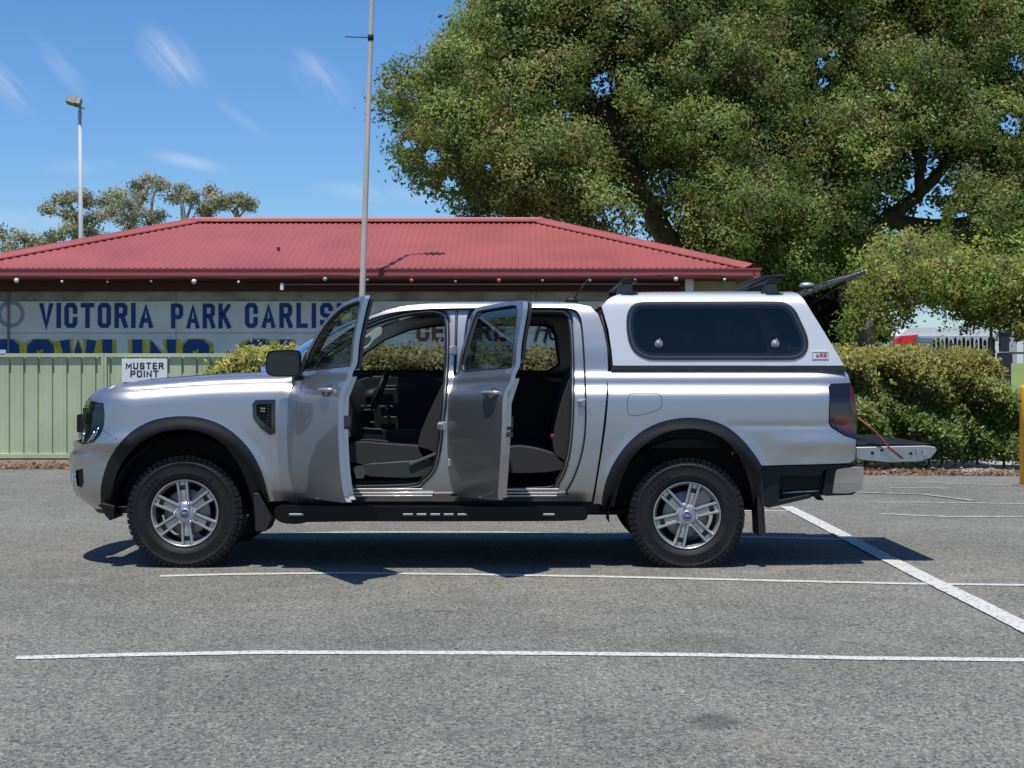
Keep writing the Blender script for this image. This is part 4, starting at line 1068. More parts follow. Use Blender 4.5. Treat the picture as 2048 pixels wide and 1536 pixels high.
# front wing, relative to the crease
PROFF = spline([(-.82, .12), (-.72, .07), (-.66, .04), (-.55, .022), (-.4, .012), (-.28, .008), (-.14, .012), (-.07, .017), (-.035, .024), (-.012, .034), (.008, .048), (.024, .058), (.038, .063), (.050, .072), (.062, .092), (.074, .128), (.084, .175), (.091, .235), (.094, .27)])
def zc(x): return CR(x)
CR = spline([(-3.2, 1.072), (-2.8, 1.092), (-2.5, 1.118), (-2.2, 1.143), (-1.9, 1.163), (-1.4, 1.178)])
AN = spline([(.30, .40), (.36, .45), (.385, .49), (.41, .53), (.475, .58), (.56, .60), (.68, .605), (.725, .603), (.742, .585), (.76, .568), (.80, .572), (.84, .560), (.90, .535), (.98, .515), (1.04, .505), (1.09, .49), (1.12, .465), (1.15, .42), (1.17, .37), (1.19, .31), (1.21, .24)])
XN = -2.45
def bulge(x, z, c, R0):
    r = math.hypot(x - c[0], (z - c[1]) * 1.0)
    if z < c[1] - .05: r = abs(x - c[0]) if True else r
    # swelling that turns under just above the flare
    a = math.exp(-((r - (R0 + .055)) / .05) ** 2) * -.022
    return a + .02 * sstep(R0 + .05, R0 - .01, r)
def Yside(x, z):
    w = sstep(-1.50, -1.38, x)
    y = 0
    if w < 1: y += (1 - w) * PROFF(z - zc(x))
    if w > 0: y += w * PROF(z)
    if x > 1.95: y += .42 * (x - 1.95) ** 2
    if x > 2.19: y += 4.5 * (x - 2.19) ** 2
    y += bulge(x, z, WF, .505) + bulge(x, z, WR, .495)
    if x > 1.2 and z < 1.0:
        y += .005 * math.exp(-((z - .925) / .018) ** 2) * sstep(1.25, 1.6, x) * sstep(2.2, 2.0, x) - .014 * math.exp(-((z - .815) / .055) ** 2) * sstep(1.62, 1.95, x)
    return y
def P(u, z):
    if u >= XN: return Vector((u, Yside(u, z), z))
    t = min(1.0, (XN - u)); a = AN(z)
    co = max(1e-4, math.cos(t * math.pi / 2)); si = math.sin(t * math.pi / 2)
    yb = Yside(XN, z)
    k = 1 - co ** .72
    y = yb + (YC - yb) * k
    x = XN - a * si
    # bumper corner step and lower lip
    if z < .80: x -= 0
    return Vector((x, y, z))
def PX(pts, **k): return [uvpx(P, *p) for p in pts]

# wheel-arch circles on the surface (slightly elliptical like the photograph)
flF_o = [(206, 1022), (203, 985), (207, 955), (219, 920), (238, 890), (262, 865), (295, 845), (330, 835), (370, 832), (405, 836), (438, 847), (468, 866), (495, 893), (515, 925), (528, 958), (538, 1005)]
flF_i = [(226, 1032), (226, 990), (232, 955), (248, 922), (272, 893), (305, 871), (340, 861), (375, 859), (410, 866), (442, 884), (468, 912), (488, 948), (503, 990), (512, 1040)]
flR_o = [(1203, 1012), (1207, 980), (1218, 945), (1236, 912), (1262, 880), (1292, 857), (1325, 843), (1360, 836), (1395, 836), (1430, 843), (1460, 858), (1487, 882), (1508, 908), (1522, 930)]
flR_i = [(1228, 1014), (1236, 975), (1250, 940), (1270, 908), (1298, 882), (1330, 865), (1362, 858), (1395, 858), (1425, 866), (1452, 882), (1474, 908), (1490, 940), (1500, 975), (1506, 1014)]
# ---- front wing
inset = lambda pts, c, k: [(c[0] + (x - c[0]) * k, c[1] + (y - c[1]) * k) for x, y in pts]
cF, cR = (366, 1020), (1368, 1025)
arcF = rounded(inset(flF_o, cF, .985), False, 4); arcR = rounded(inset(flR_o, cR, .985), False, 4)
def topedge(u0, u1, n, s=.094):
    return [(u0 + (u1 - u0) * i / n, zc(u0 + (u1 - u0) * i / n if u0 + (u1 - u0) * i / n > XN else XN - .3 * (XN - (u0 + (u1 - u0) * i / n))) + s) for i in range(n + 1)]
def ztop(u): return CR(u if u > XN else XN + (u - XN) * .35) + .094 - (.035 * sstep(0, .6, XN - u) if u < XN else 0)
hl = [(206, 806), (207, 825), (206, 850), (200, 868), (186, 884), (168, 888)]     # headlamp rear edge
seam = [(203, 860), (218, 868), (234, 880)]
wing_low = PX([(234, 880)]) 
i0 = min(range(len(arcF)), key=lambda i: math.dist(arcF[i], (234, 893)))
arcW = PX(arcF[i0:])
top = [(u, ztop(u)) for u in np.linspace(-1.36, -2.98, 42)]
lampU = PX([(207, 812), (209, 830), (207, 852), (204, 861)])
wing = arcW + PX([(541, 1003), (598, 1001)]) + [(-1.36, .6), (-1.36, .9), (-1.36, 1.15)] + top[:]
# forward of the lamp the wing is a slim strip above it
lampTop = [(-3.0, 1.112), (-2.9, 1.112), (-2.8, 1.113), (-2.72, 1.113)]
lt = uvpx(P, 207, 806)
lampTop = [(u, 1.088 + (lt[1] - 1.088) * sstep(-3.0, lt[0], u) ) for u in np.linspace(-3.0, lt[0], 9)]
wing += lampTop + lampU[1:] + PX([(218, 869), (232, 879)])
vent_o = [(507, 810), (512, 802), (549, 801), (549, 865), (540, 867), (524, 855), (508, 834)]
wing_hole = PX(vent_o)
panel('front_wing', P, wing, [wing_hole], PAINT, truck, du=.045, dv=.012, thick=.03)
panel('front_wing', P, wing, [wing_hole], PAINT, truck, du=.06, dv=.016, thick=.03, mirror=True)
# vent insert
vt = panel('wing_vent', P, PX([(505, 808), (511, 800), (551, 799), (551, 867), (540, 870), (522, 857), (506, 836)]), [PX([(513, 811), (516, 808), (543, 808), (543, 858), (529, 848), (514, 831)])], M['gloss'], truck, off=-.006, thick=.03)
panel('vent_mesh', P, PX([(511, 806), (546, 806), (546, 861), (528, 852), (511, 832)]), [], M['plastic'], vt, off=.016, thick=.01)
mb = MB()
for k in range(9):
    y = 812 + k * 6
    p = P(*uvpx(P, 537, y)); mb.box((p.x, p.y + .008, p.z), (.022, .012, .008))
mb.build('vent_slat', M['gloss'], vt)
mb = MB(); p = P(*uvpx(P, 525, 820)); mb.box((p.x, p.y + .004, p.z), (.045, .010, .036)); mb.build('vent_badge', M['plastic'], vt, bevel=.004)
mb = MB()
for dz in (-.008, .008): mb.box((p.x + .003, p.y - .002, p.z + dz), (.030, .004, .004))
mb.build('badge_bar', M['chrome'], vt)
# ---- bonnet: lofted between the two wing edges
us = list(np.linspace(-1.30, -3.0, 40))
def bonnet(a, b):
    u = -1.28 + (-3.0 + 1.28) * a; e = P(u, ztop(u)); e.z -= .001; e.y -= .0
    y = e.y + (2 * YC - 2 * e.y) * b; w = (2 * b - 1)
    hw = YC - e.y
    h = .010 * (1 - abs(w) ** 2.6) * sstep(0, .5, hw)
    h += .005 * math.exp(-((abs(w) - .62) / .12) ** 2) * sstep(0, .5, hw)
    return (e.x - .03 * (1 - w * w) * sstep(-1.9, -1.3, u), y, e.z + h)
grid('bonnet', bonnet, 48, 37, PAINT, truck)
# ---- front bumper / nose: lower part of the nose surface
hz = uvpx(P, 168, 888)
bump_top = [(-3.45, .885), (-3.2, .885)]
lamp_low = PX([(206, 860), (200, 870), (187, 885), (166, 889)])
bumper = PX([(218, 869), (232, 879)][::-1]) 
arcB = PX(arcF[:i0 + 1])
bumper = list(reversed(arcB)) + [(arcB[0][0], .40), (-2.52, .395), (-2.60, .385), (-2.75, .37), (-3.0, .36), (-3.45, .35)]
bumper += [(-3.45, .80), (-3.2, .80), (lamp_low[3][0] - .12, .82)] + [lamp_low[3], lamp_low[2], lamp_low[1], lamp_low[0]] + PX([(218, 869), (232, 879)])
fog = PX([(151, 941), (166, 937), (168, 965), (164, 977), (154, 972)])
for mir in (False, True):
    panel('front_bumper', P, bumper, [fog], PAINT, truck, du=.04, dv=.02, thick=.03, mirror=mir)
    panel('fog_recess', P, PX([(147, 932), (171, 930), (174, 968), (168, 983), (150, 979)]), [], M['plastic'], truck, du=.03, dv=.02, off=.02, mirror=mir)
    panel('air_dam', P, [(-2.46, .40), (-2.6, .388), (-2.8, .37), (-3.1, .36), (-3.45, .352), (-3.45, .32), (-3.1, .325), (-2.8, .335), (-2.6, .345), (-2.46, .35)], [], M['plastic'], truck, du=.04, dv=.02, off=.012, tdir=(.3, 1, 0), mirror=mir)
    # headlamp: smoked lens with C-shaped chrome inside
    lens = lampU[:] + lamp_low[1:] + [(lamp_low[3][0] - .12, .86), (lamp_low[3][0] - .13, 1.0), (-3.02, 1.085)] + lampTop[1:]
    panel('headlight', P, lens, [], glassmat('lamp_lens', (.6, .62, .58), body=.04, bodycol=(.05, .055, .04)) if 'lamp_lens' not in bpy.data.materials else bpy.data.materials['lamp_lens'], truck, du=.03, dv=.02, thick=.01, off=-.002, mirror=mir)
    panel('headlight_housing', P, [((u + lens[0][0] * 0), v) for u, v in lens], [], M['lamp'], truck, du=.03, dv=.02, thick=.02, off=.05, tdir=(.25, 1, 0), mirror=mir)
def onp(px, py, off=-.004): 
    p = P(*uvpx(P, px, py)); return Vector((p.x, p.y + off, p.z))
mb = MB()
mb.tube([onp(190, 862, -.004), onp(184, 874, -.004), onp(176, 884, -.004)], .006, 6)
mb.tube([onp(198, 856, -.004), onp(192, 868, -.004), onp(184, 880, -.004)], .005, 6)
mb.tube([onp(170, 857, -.004), onp(168, 872, -.004), onp(166, 885, -.004)], .005, 6)
mb.tube([onp(170, 812, .004), onp(185, 810, .004), onp(203, 812, .004)], .004, 6)
mb.build('drl_strip', M['chrome'], truck)
mb = MB()
for (x, y, r) in ((186, 832, .035), (181, 852, .03), (168, 838, .04)):
    p = onp(x, y, .05); mb.lathe([(.001, .03), (r * .7, .02), (r, 0), (r * 1.05, -.005)], (p.x + .02, p.y, p.z), 16)
mb.build('lamp_reflector', M['chrome'], truck)
# grille bar that projects ahead of the lamps, and the grille between
mb = MB()
p = pw(158, 846, 10.44)
mb.prism([(p.x - .018, p.z - .055), (p.x - .01, p.z - .065), (p.x + .08, p.z - .06), (p.x + .08, p.z + .055), (p.x - .01, p.z + .06), (p.x - .018, p.z + .05)], .44, 2 * YC - .44)
mb.build('grille_bar', M['plastic'], truck, bevel=.008)
mb = MB(); mb.box((-2.88, YC, .95), (.06, .95, .16)); mb.build('grille', M['plastic'], truck)
mb = MB()
for k in range(2): mb.tube([onp(145 + 6 * k, 948, -.003), onp(146 + 6 * k, 962, -.003), onp(149 + 6 * k, 978, -.003), onp(155 + 6 * k, 991, -.003)], .005, 6)
mb.build('bumper_glint_strip', M['chrome'], truck)
# ---- flares
def flare(name, outer, inner, mir, cl):
    o = rounded(outer, False, 3); i = rounded(inner, False, 3); poly = PX(o) + list(reversed(PX(i)))
    return panel(name, P, poly, [], M['plastic'], truck, du=.02, dv=.02, thick=.05, off=-.022, mirror=mir)
for mir in (False, True):
    flare('wheel_arch_flare', flF_o, flF_i, mir, 0); flare('wheel_arch_flare', flR_o, flR_i, mir, 0)
# arch liners
def liner(c, rad, mir):
    y0 = .02; 
    def fn(a, b):
        an = math.pi * (1.06 * a - .03); y = y0 + .36 * b
        if mir: y = 2 * YC - y
        return (c[0] + rad * math.cos(an), y, c[1] + rad * 1.0 * math.sin(an) if an < math.pi and an > 0 else c[1] + rad * math.sin(an))
    grid('wheel_liner', fn, 24, 3, M['under'], truck)
for mir in (False, True):
    liner((WF[0] + .012, WF[1]), .50, mir); liner((WR[0] - .01, WR[1]), .50, mir)
    for c_ in (WF, WR):
        mb = MB(); y_ = .385 if not mir else 2 * YC - .385; mb.prism([(c_[0] + .5 * math.cos(a), c_[1] + .5 * math.sin(a)) for a in np.linspace(0, math.pi, 20)] + [(c_[0] - .5, .42), (c_[0] - .30, .36), (c_[0] + .30, .36), (c_[0] + .5, .42)], y_ - .005, y_ + .005); mb.build('liner_back', M['under'], truck)
# ---- cab side: outer skin around the door apertures
doorcut = [(585, 800), (582, 778), (592, 752), (612, 730), (650, 695), (700, 658), (745, 636), (790, 624), (850, 618), (905, 616), (1000, 615), (1100, 615), (1142, 617), (1158, 628), (1166, 660), (1172, 760), (1173, 850), (1166, 905), (1152, 950), (1134, 984), (1120, 991), (925, 992), (610, 992), (597, 970), (590, 930), (586, 860)]
cab_o = [(560, 745), (575, 730), (600, 709), (660, 671), (700, 650), (735, 634), (775, 620), (815, 611), (860, 606.5), (920, 604), (1000, 603), (1100, 603), (1150, 606), (1180, 613), (1196, 628), (1206, 655), (1214, 695), (1216, 735), (1213, 790), (1207, 850), (1199, 910), (1191, 960), (1183, 1003), (900, 1003), (600, 1003), (590, 960), (578, 880), (574, 800), (572, 775)]
cutU = PX(rounded(doorcut, True, 3)); cabU = PX(cab_o)
panel('cab_side', P, cabU, [cutU], PAINT, truck, du=.03, dv=.012, thick=.04, edge=.02)
# inner jambs with the two openings
h1 = [(628, 745), (650, 712), (690, 682), (740, 654), (785, 638), (830, 629), (865, 627), (883, 633), (891, 648), (892, 700), (889, 760), (883, 830), (875, 900), (865, 936), (845, 958), (818, 970), (660, 972), (630, 960), (614, 920), (608, 860), (610, 790)]
h2 = [(945, 632), (955, 627), (1000, 626), (1110, 626), (1130, 631), (1138, 645), (1142, 700), (1143, 790), (1139, 870), (1130, 925), (1114, 960), (1095, 975), (960, 976), (938, 965), (926, 930), (922, 870), (925, 790), (932, 720), (938, 660)]
def Poff(o_): return lambda u, v: P(u, v) + Vector((0, o_, 0))
def stepjamb(y, grow):
    Pj = Poff(y)
    out_ = [uvpx(Pj, *p) for p in rounded(inset(doorcut, (880, 800), 1.012), True, 3)]
    g1 = inset(h1, (760, 800), grow); g2 = inset(h2, (1035, 800), grow)
    return Pj, out_, [[uvpx(Pj, *p) for p in rounded(g1, True, 3)], [uvpx(Pj, *p) for p in rounded(g2, True, 3)]]
Pj, o_, hs = stepjamb(.035, 1.075)
panel('door_jamb', Pj, o_, hs, PAINT, truck, du=.02, dv=.012, thick=.03, edge=.02)
Pj, o_, hs = stepjamb(.062, 1.0)
panel('door_jamb', Pj, o_, hs, PAINT, truck, du=.02, dv=.012, thick=.09, edge=.02)
mb = MB()
for h in hs: mb.tube([Pj(*q) + Vector((0, -.006, 0)) for q in resample(h, .04)], .009, 6, closed=True)
mb.build('door_seal', M['rubber'], truck)
Pa = Poff(.026)
for hh in (inset(doorcut, (880, 800), .994),):
    mb = MB(); mb.tube([Pa(*q) for q in resample([uvpx(Pa, *p) for p in rounded(hh, True, 3)], .05)], .0065, 6, closed=True); mb.build('aperture_seam', M['rubber'], truck)
Pb = Poff(.056)
for hh, c_ in ((h1, (760, 800)), (h2, (1035, 800))):
    for g_, r_t, m_t, nm_ in ((1.045, .005, M['rubber'], 'jamb_seam'), (1.022, .006, PAINT, 'jamb_flange')):
        mb = MB(); mb.tube([Pb(*q) for q in resample([uvpx(Pb, *p) for p in rounded(inset(hh, c_, g_), True, 3)], .05)], r_t, 6, closed=True); mb.build(nm_, m_t, truck)
mb = MB()
pl = PX([(584, 775), (586, 830), (590, 900), (598, 960), (608, 994)]); mb.tube([P(*q) + Vector((-.002, .016, 0)) for q in pl], .020, 6); mb.build('hinge_gap_shade', M['rubber'], truck); mb = MB()  # black tube drawn as the shade in the gap between wing and door
pl = PX([(913, 622), (911, 700), (909, 748)]); mb.tube([P(*q) + Vector((0, .03, 0)) for q in pl], .010, 6)
mb.build('pillar_seal', M['rubber'], truck)
# strikers, hinges, check straps on the pillar edges
mb = MB()
for (x, y) in ((884, 852), (1164, 806)):
    mb = MB(); p = P(*uvpx(P, x, y)); mb.box((p.x, p.y + .03, p.z), (.05, .012, .05)); mb.box((p.x - .012, p.y + .012, p.z + .012), (.035, .02, .006)); mb.box((p.x - .028, p.y + .012, p.z), (.006, .02, .03)); mb.build('door_striker', M['galv'], truck, bevel=.002)
for (x, y) in ((900, 925), (903, 700)):
    mb = MB(); p = P(*uvpx(P, x, y)); mb.box((p.x + .01, p.y + .02, p.z), (.05, .04, .045)); mb.cyl((p.x + .02, p.y + .0, p.z - .03), (p.x + .02, p.y + .0, p.z + .03), .012, n=8); mb.build('door_hinge', M['galv'], truck, bevel=.002)
# sill step in layered ribs
for (a, b_) in ((612, 870), (925, 1118)):
    mb = MB()
    for k, (y, dp) in enumerate(((978, .085), (985, .07), (991, .055))):
        q0 = pw(a + 8 * k, y, 10.06 + dp - .03); q1 = pw(b_ - 2 * k, y, 10.06 + dp - .03); mb.box(((q0.x + q1.x) / 2, q0.y, q0.z), (q1.x - q0.x, .07, .012))
    mb.build('sill_rib', PAINT, truck, bevel=.003)
# far cab side with closed doors and windows
wf = [(640, 744), (680, 700), (730, 668), (790, 645), (850, 636), (885, 634), (884, 744)]
wr = [(925, 744), (938, 650), (948, 636), (1000, 634), (1095, 634), (1116, 640), (1126, 660), (1134, 710), (1136, 728), (1110, 744)]
far_o = PX([(560, 745), (575, 730), (600, 709), (660, 671), (735, 634), (815, 611), (860, 606.5), (920, 604), (1000, 603), (1150, 606), (1180, 613), (1206, 655), (1216, 735), (1207, 850), (1199, 910), (1183, 1003), (600, 1003), (578, 880), (572, 775)])
wfU, wrU = PX(wf), PX(wr)
panel('cab_side', P, far_o, [wfU, wrU], PAINT, truck, du=.08, dv=.04, thick=.02, mirror=True)
for w_ in (wfU, wrU):
    panel('far_window_glass', P, w_, [], M['glass'], truck, du=.2, dv=.2, thick=.002, off=.015, mirror=True, noedge=True)
    g = panel('far_window_surround', lambda u, v: P(u, v) + Vector((0, .03, 0)), resample(w_, .06), [[(sum(q[0] for q in w_) / len(w_) + (a - sum(q[0] for q in w_) / len(w_)) * .93, 1.45 + (b_ - 1.45) * .92) for a, b_ in resample(w_, .06)]], M['trim'], truck, du=.3, dv=.3, thick=.04, mirror=True)
# far interior door cards
for (a, b_) in ((-1.36, -.42), (-.36, .40)):
    mb = MB(); mb.prism(chaikin([(a, .50), (b_, .50), (b_ + .02, .9), (b_, 1.235), (a + .02, 1.235), (a - .03, .9)], 1), 2 * YC - .17, 2 * YC - .10); mb.build('far_door_card', M['trim'], truck, bevel=.01)
for (px, py, w_, h_) in ((782, 772, .19, .012), (780, 779, .17, .010), (764, 756, .14, .03), (772, 814, .11, .022), (780, 835, .10, .014), (802, 804, .06, .01)):
    mb = MB(); p = pw(px, py, 11.68); mb.box((p.x, p.y, p.z), (w_, .02, h_)); mb.build('far_door_fitting', M['alloyd'], truck, bevel=.004)
# ---- roof and windscreen
roofline = rounded([(560, 742), (600, 709), (660, 671), (735, 634), (775, 620), (815, 611), (860, 606.5), (920, 604), (1000, 603), (1100, 603), (1150, 606), (1180, 613), (1196, 628)], False, 3)
rl = [P(*uvpx(P, *p)) for p in roofline]
def loft(name, pts, crown, fwd, m, mir_y=YC, n=25):
    k = len(pts)
    def fn(a, b):
        i = a * (k - 1); j = min(int(i), k - 2); t = i - j; e = pts[j].lerp(pts[j + 1], t); w = 2 * b - 1; q = (1 - abs(w) ** 2.4)
        f = fwd(e) * q
        return (e.x - f, e.y + (2 * YC - 2 * e.y) * b, e.z + crown(e) * q)
    return grid(name, fn, k * 2 - 1, n, m, truck)
isp = min(range(len(rl)), key=lambda i: abs(rl[i].x + .86))
fw = lambda e: .20 * sstep(-.35, -1.3, e.x) 
cw = lambda e: .010 * sstep(-1.3, -.6, e.x) * sstep(.60, .4, e.x)
loft('windscreen', [p + Vector((0, .012, -.002)) for p in rl[:isp + 1]], cw, fw, M['glass'])
loft('roof', rl[isp:], cw, fw, PAINT)
mb = MB(); mb.tube([p + Vector((0, .006, .0)) for p in rl[:isp + 1]], .008, 6); mb.tube([Vector((p.x, 2 * YC - p.y - .006, p.z)) for p in rl[:isp + 1]], .008, 6); mb.build('windscreen_seal', M['rubber'], truck)
# cab back wall and headlining, floor, firewall
mb = MB()
mb.box((.585, YC, 1.1), (.02, 1.55, 1.15)); mb.build('cab_back_wall', M['trim'], truck)
loft('headlining', [p + Vector((0, .04, -.035)) for p in rl[isp + 4:-3]], cw, lambda e: 0, mat('headlining', (.06, .06, .055), .9) , n=9)
mb = MB(); mb.box((-.45, YC, .47), (2.05, 1.72, .03)); mb.build('cab_floor', M['carpet'], truck)
mb = MB(); mb.box((-1.42, YC, .78), (.06, 1.75, .72)); mb.build('firewall', M['trim'], truck)
# ---- bed side
bed = PX([(1214, 743), (1300, 742.5), (1690, 742), (1697, 752), (1701, 766)]) + PX([(1663, 767), (1657, 773), (1657, 845), (1662, 855), (1690, 872), (1711, 879)]) + PX([(1712, 900), (1710, 918), (1700, 926), (1600, 929), (1530, 931)]) + PX(list(reversed(arcR))) + PX([(1201, 1008), (1187, 1007), (1195, 960), (1204, 905), (1212, 850), (1217, 790)])
for mir in (False, True):
    panel('bed_side', P, bed, [], PAINT, truck, du=.04, dv=.010 if not mir else .03, thick=.04, mirror=mir)
# fuel flap: fine recessed line
fl_ = rounded([(1256, 800), (1262, 788), (1290, 786), (1316, 788), (1323, 798), (1322, 814), (1312, 821), (1290, 828), (1272, 831), (1258, 829), (1255, 815)], True, 4)
mb = MB(); mb.tube([P(*q) + Vector((0, .0008, 0)) for q in PX(fl_)], .0022, 5, closed=True); mb.build('fuel_flap_gap', M['rubber'], truck)
mb = MB(); mb.tube([P(*q) + Vector((0, .001, 0)) for q in PX([(205, 860), (218, 869), (233, 879)])], .0025, 5); mb.build('wing_seam', M['rubber'], truck)
# tail light
tl = PX([(1660, 768), (1690, 767), (1702, 767), (1709, 790), (1713, 830), (1713, 876), (1690, 870), (1664, 853), (1659, 845), (1658, 775)])
for mir in (False, True):
    t_ = panel('tail_light', P, tl, [], M['taildark'], truck, du=.03, dv=.03, thick=.05, off=-.006, mirror=mir)
    panel('tail_light_lens', P, PX([(1698, 772), (1704, 772), (1710, 800), (1712, 826), (1703, 826), (1698, 800)]), [], M['tailred'], t_, du=.03, dv=.03, thick=.01, off=-.010, mirror=mir)
    panel('tail_light_lens', P, PX([(1668, 830), (1709, 834), (1711, 870), (1690, 864), (1668, 850)]), [], M['tailred'], t_, du=.03, dv=.03, thick=.01, off=-.009, mirror=mir)
# bed interior body (dark), floor and front wall
mb = MB(); mb.box((1.42, YC, .80), (1.62, 1.45, .06)); mb.box((.645, YC, 1.02), (.02, 1.5, .5)); mb.build('bed_floor', M['plastic'], truck)
for y in (.20, 2 * YC - .20):
    mb = MB(); mb.box((1.42, y, 1.04), (1.6, .04, .48)); mb.build('bed_wall', M['plastic'], truck)
# ---- canopy
CP = spline([(1.26, .088), (1.30, .092), (1.40, .106), (1.52, .125), (1.62, .142), (1.70, .158), (1.735, .170), (1.76, .19), (1.78, .22), (1.793, .262), (1.80, .31)])
def PC(u, z):
    y = CP(z)
    x0_ = .66
    if u < x0_ + .0: y += 2.2 * (x0_ - u) ** 2 if u < x0_ else 0
    e = max(0, u - (2.19 - (z - 1.3) * .62)); y += 2.2 * e * e if e > 0 else 0
    return Vector((u, y, z))
can = [(1203, 612), (1212, 604), (1224, 594), (1236, 589), (1256, 586), (1300, 584), (1450, 583), (1560, 583), (1586, 584), (1598, 589), (1606, 597), (1619, 617), (1650, 667), (1675, 708), (1688, 731), (1226, 731), (1223, 700), (1217, 660), (1209, 632)]
win = [(1255, 640), (1259, 622), (1268, 611), (1285, 606), (1330, 605), (1430, 605), (1545, 605), (1572, 609), (1588, 621), (1600, 644), (1612, 672), (1614, 692), (1607, 708), (1592, 716), (1570, 718), (1450, 718), (1320, 718), (1292, 715), (1272, 704), (1261, 686), (1256, 664)]
cw_ = (1432, 660)
def pxs_(pts): return [uvpx(PC, *p, guess=((p[0] - CX) / 304, CAMZ + (HY - p[1]) / 304)) for p in pts]
canU = pxs_(can); winU = pxs_(rounded(win, True, 3))
shell = None
for mir in (False, True):
    s_ = panel('canopy', PC, canU, [winU], PAINT if False else mat('canopy_silver', (.70, .70, .69), .4, metal=.25, coat=1) if 'canopy_silver' not in bpy.data.materials else bpy.data.materials['canopy_silver'], truck, du=.04, dv=.012, thick=.03, mirror=mir, edge=.02)
    if not mir: shell = s_
CSIL = bpy.data.materials['canopy_silver']
ring = lambda k1, k2, mt, nm, off, th: [panel(nm, PC, pxs_(rounded(inset2(win, k1), True, 3)), [pxs_(rounded(inset2(win, k2), True, 3))], mt, shell, du=.2, dv=.2, thick=th, off=off, mirror=m_) for m_ in (False, True)]
def inset2(pts, d):
    """offset a closed outline inwards by d px"""
    n = len(pts); o = []
    for i in range(n):
        a, b_ = Vector(pts[i - 1]), Vector(pts[(i + 1) % n]); t = (b_ - a).normalized(); q = Vector((-t.y, t.x)); p = Vector(pts[i]) + q * d
        if (Vector(cw_) - p).length > (Vector(cw_) - Vector(pts[i])).length and d > 0: p = Vector(pts[i]) - q * d
        if d < 0 and (Vector(cw_) - p).length < (Vector(cw_) - Vector(pts[i])).length: p = Vector(pts[i]) - q * d
        o.append((p.x, p.y))
    return o
ring(-2.2, 3.5, M['rubber'], 'window_rubber', -.006, .02)
ring(3.2, 6.0, mat('window_alloy', (.16, .165, .17), .3, metal=.8), 'window_frame', -.002, .02)
ring(5.8, 12.0, M['gloss'], 'window_border', .004, .02)
for m_ in (False, True): panel('canopy_window', PC, pxs_(rounded(inset2(win, 11.5), True, 3)), [], M['tint'], shell, du=.2, dv=.1, thick=.004, off=.008, mirror=m_, noedge=True)
for (x, y) in ((1318, 688), (1551, 688)):
    p = PC(*uvpx(PC, x, y)); mb = MB()
    mb.lathe([(.0001, -.016), (.011, -.015), (.015, -.008), (.016, 0.004), (.026, .006), (.028, .012)], (p.x, p.y, p.z), 20); mb.box((p.x + .004, p.y - .014, p.z + .014), (.010, .016, .040)); mb.build('window_latch', M['galv'], shell, bevel=.002)
# badge plate
p0, p1 = PC(*uvpx(PC, 1623, 702)), PC(*uvpx(PC, 1658, 720)); n_ = .004
yb = PC(*uvpx(PC, 1640, 711)).y
mb = MB(); mb.box(((p0.x + p1.x) / 2, yb - .003, (p0.z + p1.z) / 2), (p1.x - p0.x, .008, p0.z - p1.z)); bd = mb.build('badge_plate', M['white'], shell, bevel=.002)
cxb, czb, wb_, hb_ = (p0.x + p1.x) / 2, (p0.z + p1.z) / 2, (p1.x - p0.x) / 2 - .006, (p0.z - p1.z) / 2 - .006
mb = MB(); mb.tube(resample([(cxb - wb_, yb - .0075, czb - hb_), (cxb + wb_, yb - .0075, czb - hb_), (cxb + wb_, yb - .0075, czb + hb_), (cxb - wb_, yb - .0075, czb + hb_)], .02), .0022, 4, closed=True); mb.build('badge_border', M['greyp'], bd)
lettering('badge_lettering', 'ARB', cxb - wb_ * .62, cxb + wb_ * .82, czb - hb_ * .55, czb + hb_ * .6, yb - .0085, M['redp'], bd, .24, .16)
# canopy roof, front face, and black seal on the bed rail
ct = [PC(*q) for q in pxs_(rounded([(1203, 612), (1212, 604), (1224, 594), (1236, 589), (1256, 586), (1300, 584), (1450, 583), (1560, 583), (1586, 584), (1598, 589), (1606, 597)], False, 3))]
k_ = len(ct)
def croof(a, b):
    i = a * (k_ - 1); j = min(int(i), k_ - 2); e = ct[j].lerp(ct[j + 1], i - j); q = 1 - abs(2 * b - 1) ** 2.4
    return (e.x, e.y + (2 * YC - 2 * e.y) * b, e.z + .008 * q + .004 * math.exp(-((abs(2 * b - 1) - .6) / .05) ** 2) * q)
grid('canopy_roof', croof, 50, 31, CSIL, shell)
mb = MB(); mb.box((.665, YC, 1.5), (.02, 1.55, .45)); mb.build('canopy_front', CSIL, shell)
for m_ in (False, True): panel('canopy_seal', PC, pxs_([(1224, 731.5), (1450, 731.5), (1688, 731.5), (1692, 741), (1450, 741), (1222, 741)]), [], M['rubber'], shell, du=.1, dv=.02, thick=.04, off=-.004, mirror=m_)
mb = MB()
g_ = [P(*q) + Vector((0, .045, 0)) for q in PX([(1202, 625), (1212, 660), (1220, 705), (1221, 740), (1214, 800), (1207, 860), (1199, 920), (1189, 975), (1184, 1006)])]
for i in range(len(g_) - 1):
    a, b_ = g_[i], g_[i + 1]; mb.add([a + Vector((-.02, 0, 0)), a + Vector((.035, .0, 0)), b_ + Vector((.035, 0, 0)), b_ + Vector((-.02, 0, 0))], [(0, 1, 2, 3)])
mb.build('cab_bed_gap', M['under'], truck, fixn=False)
mb = MB(); mb.tube([P(*q) + Vector((0, .01, 0)) for q in PX([(1200, 622), (1209, 655), (1217, 700), (1219, 735)])], .010, 6); mb.build('canopy_buffer', M['rubber'], truck)
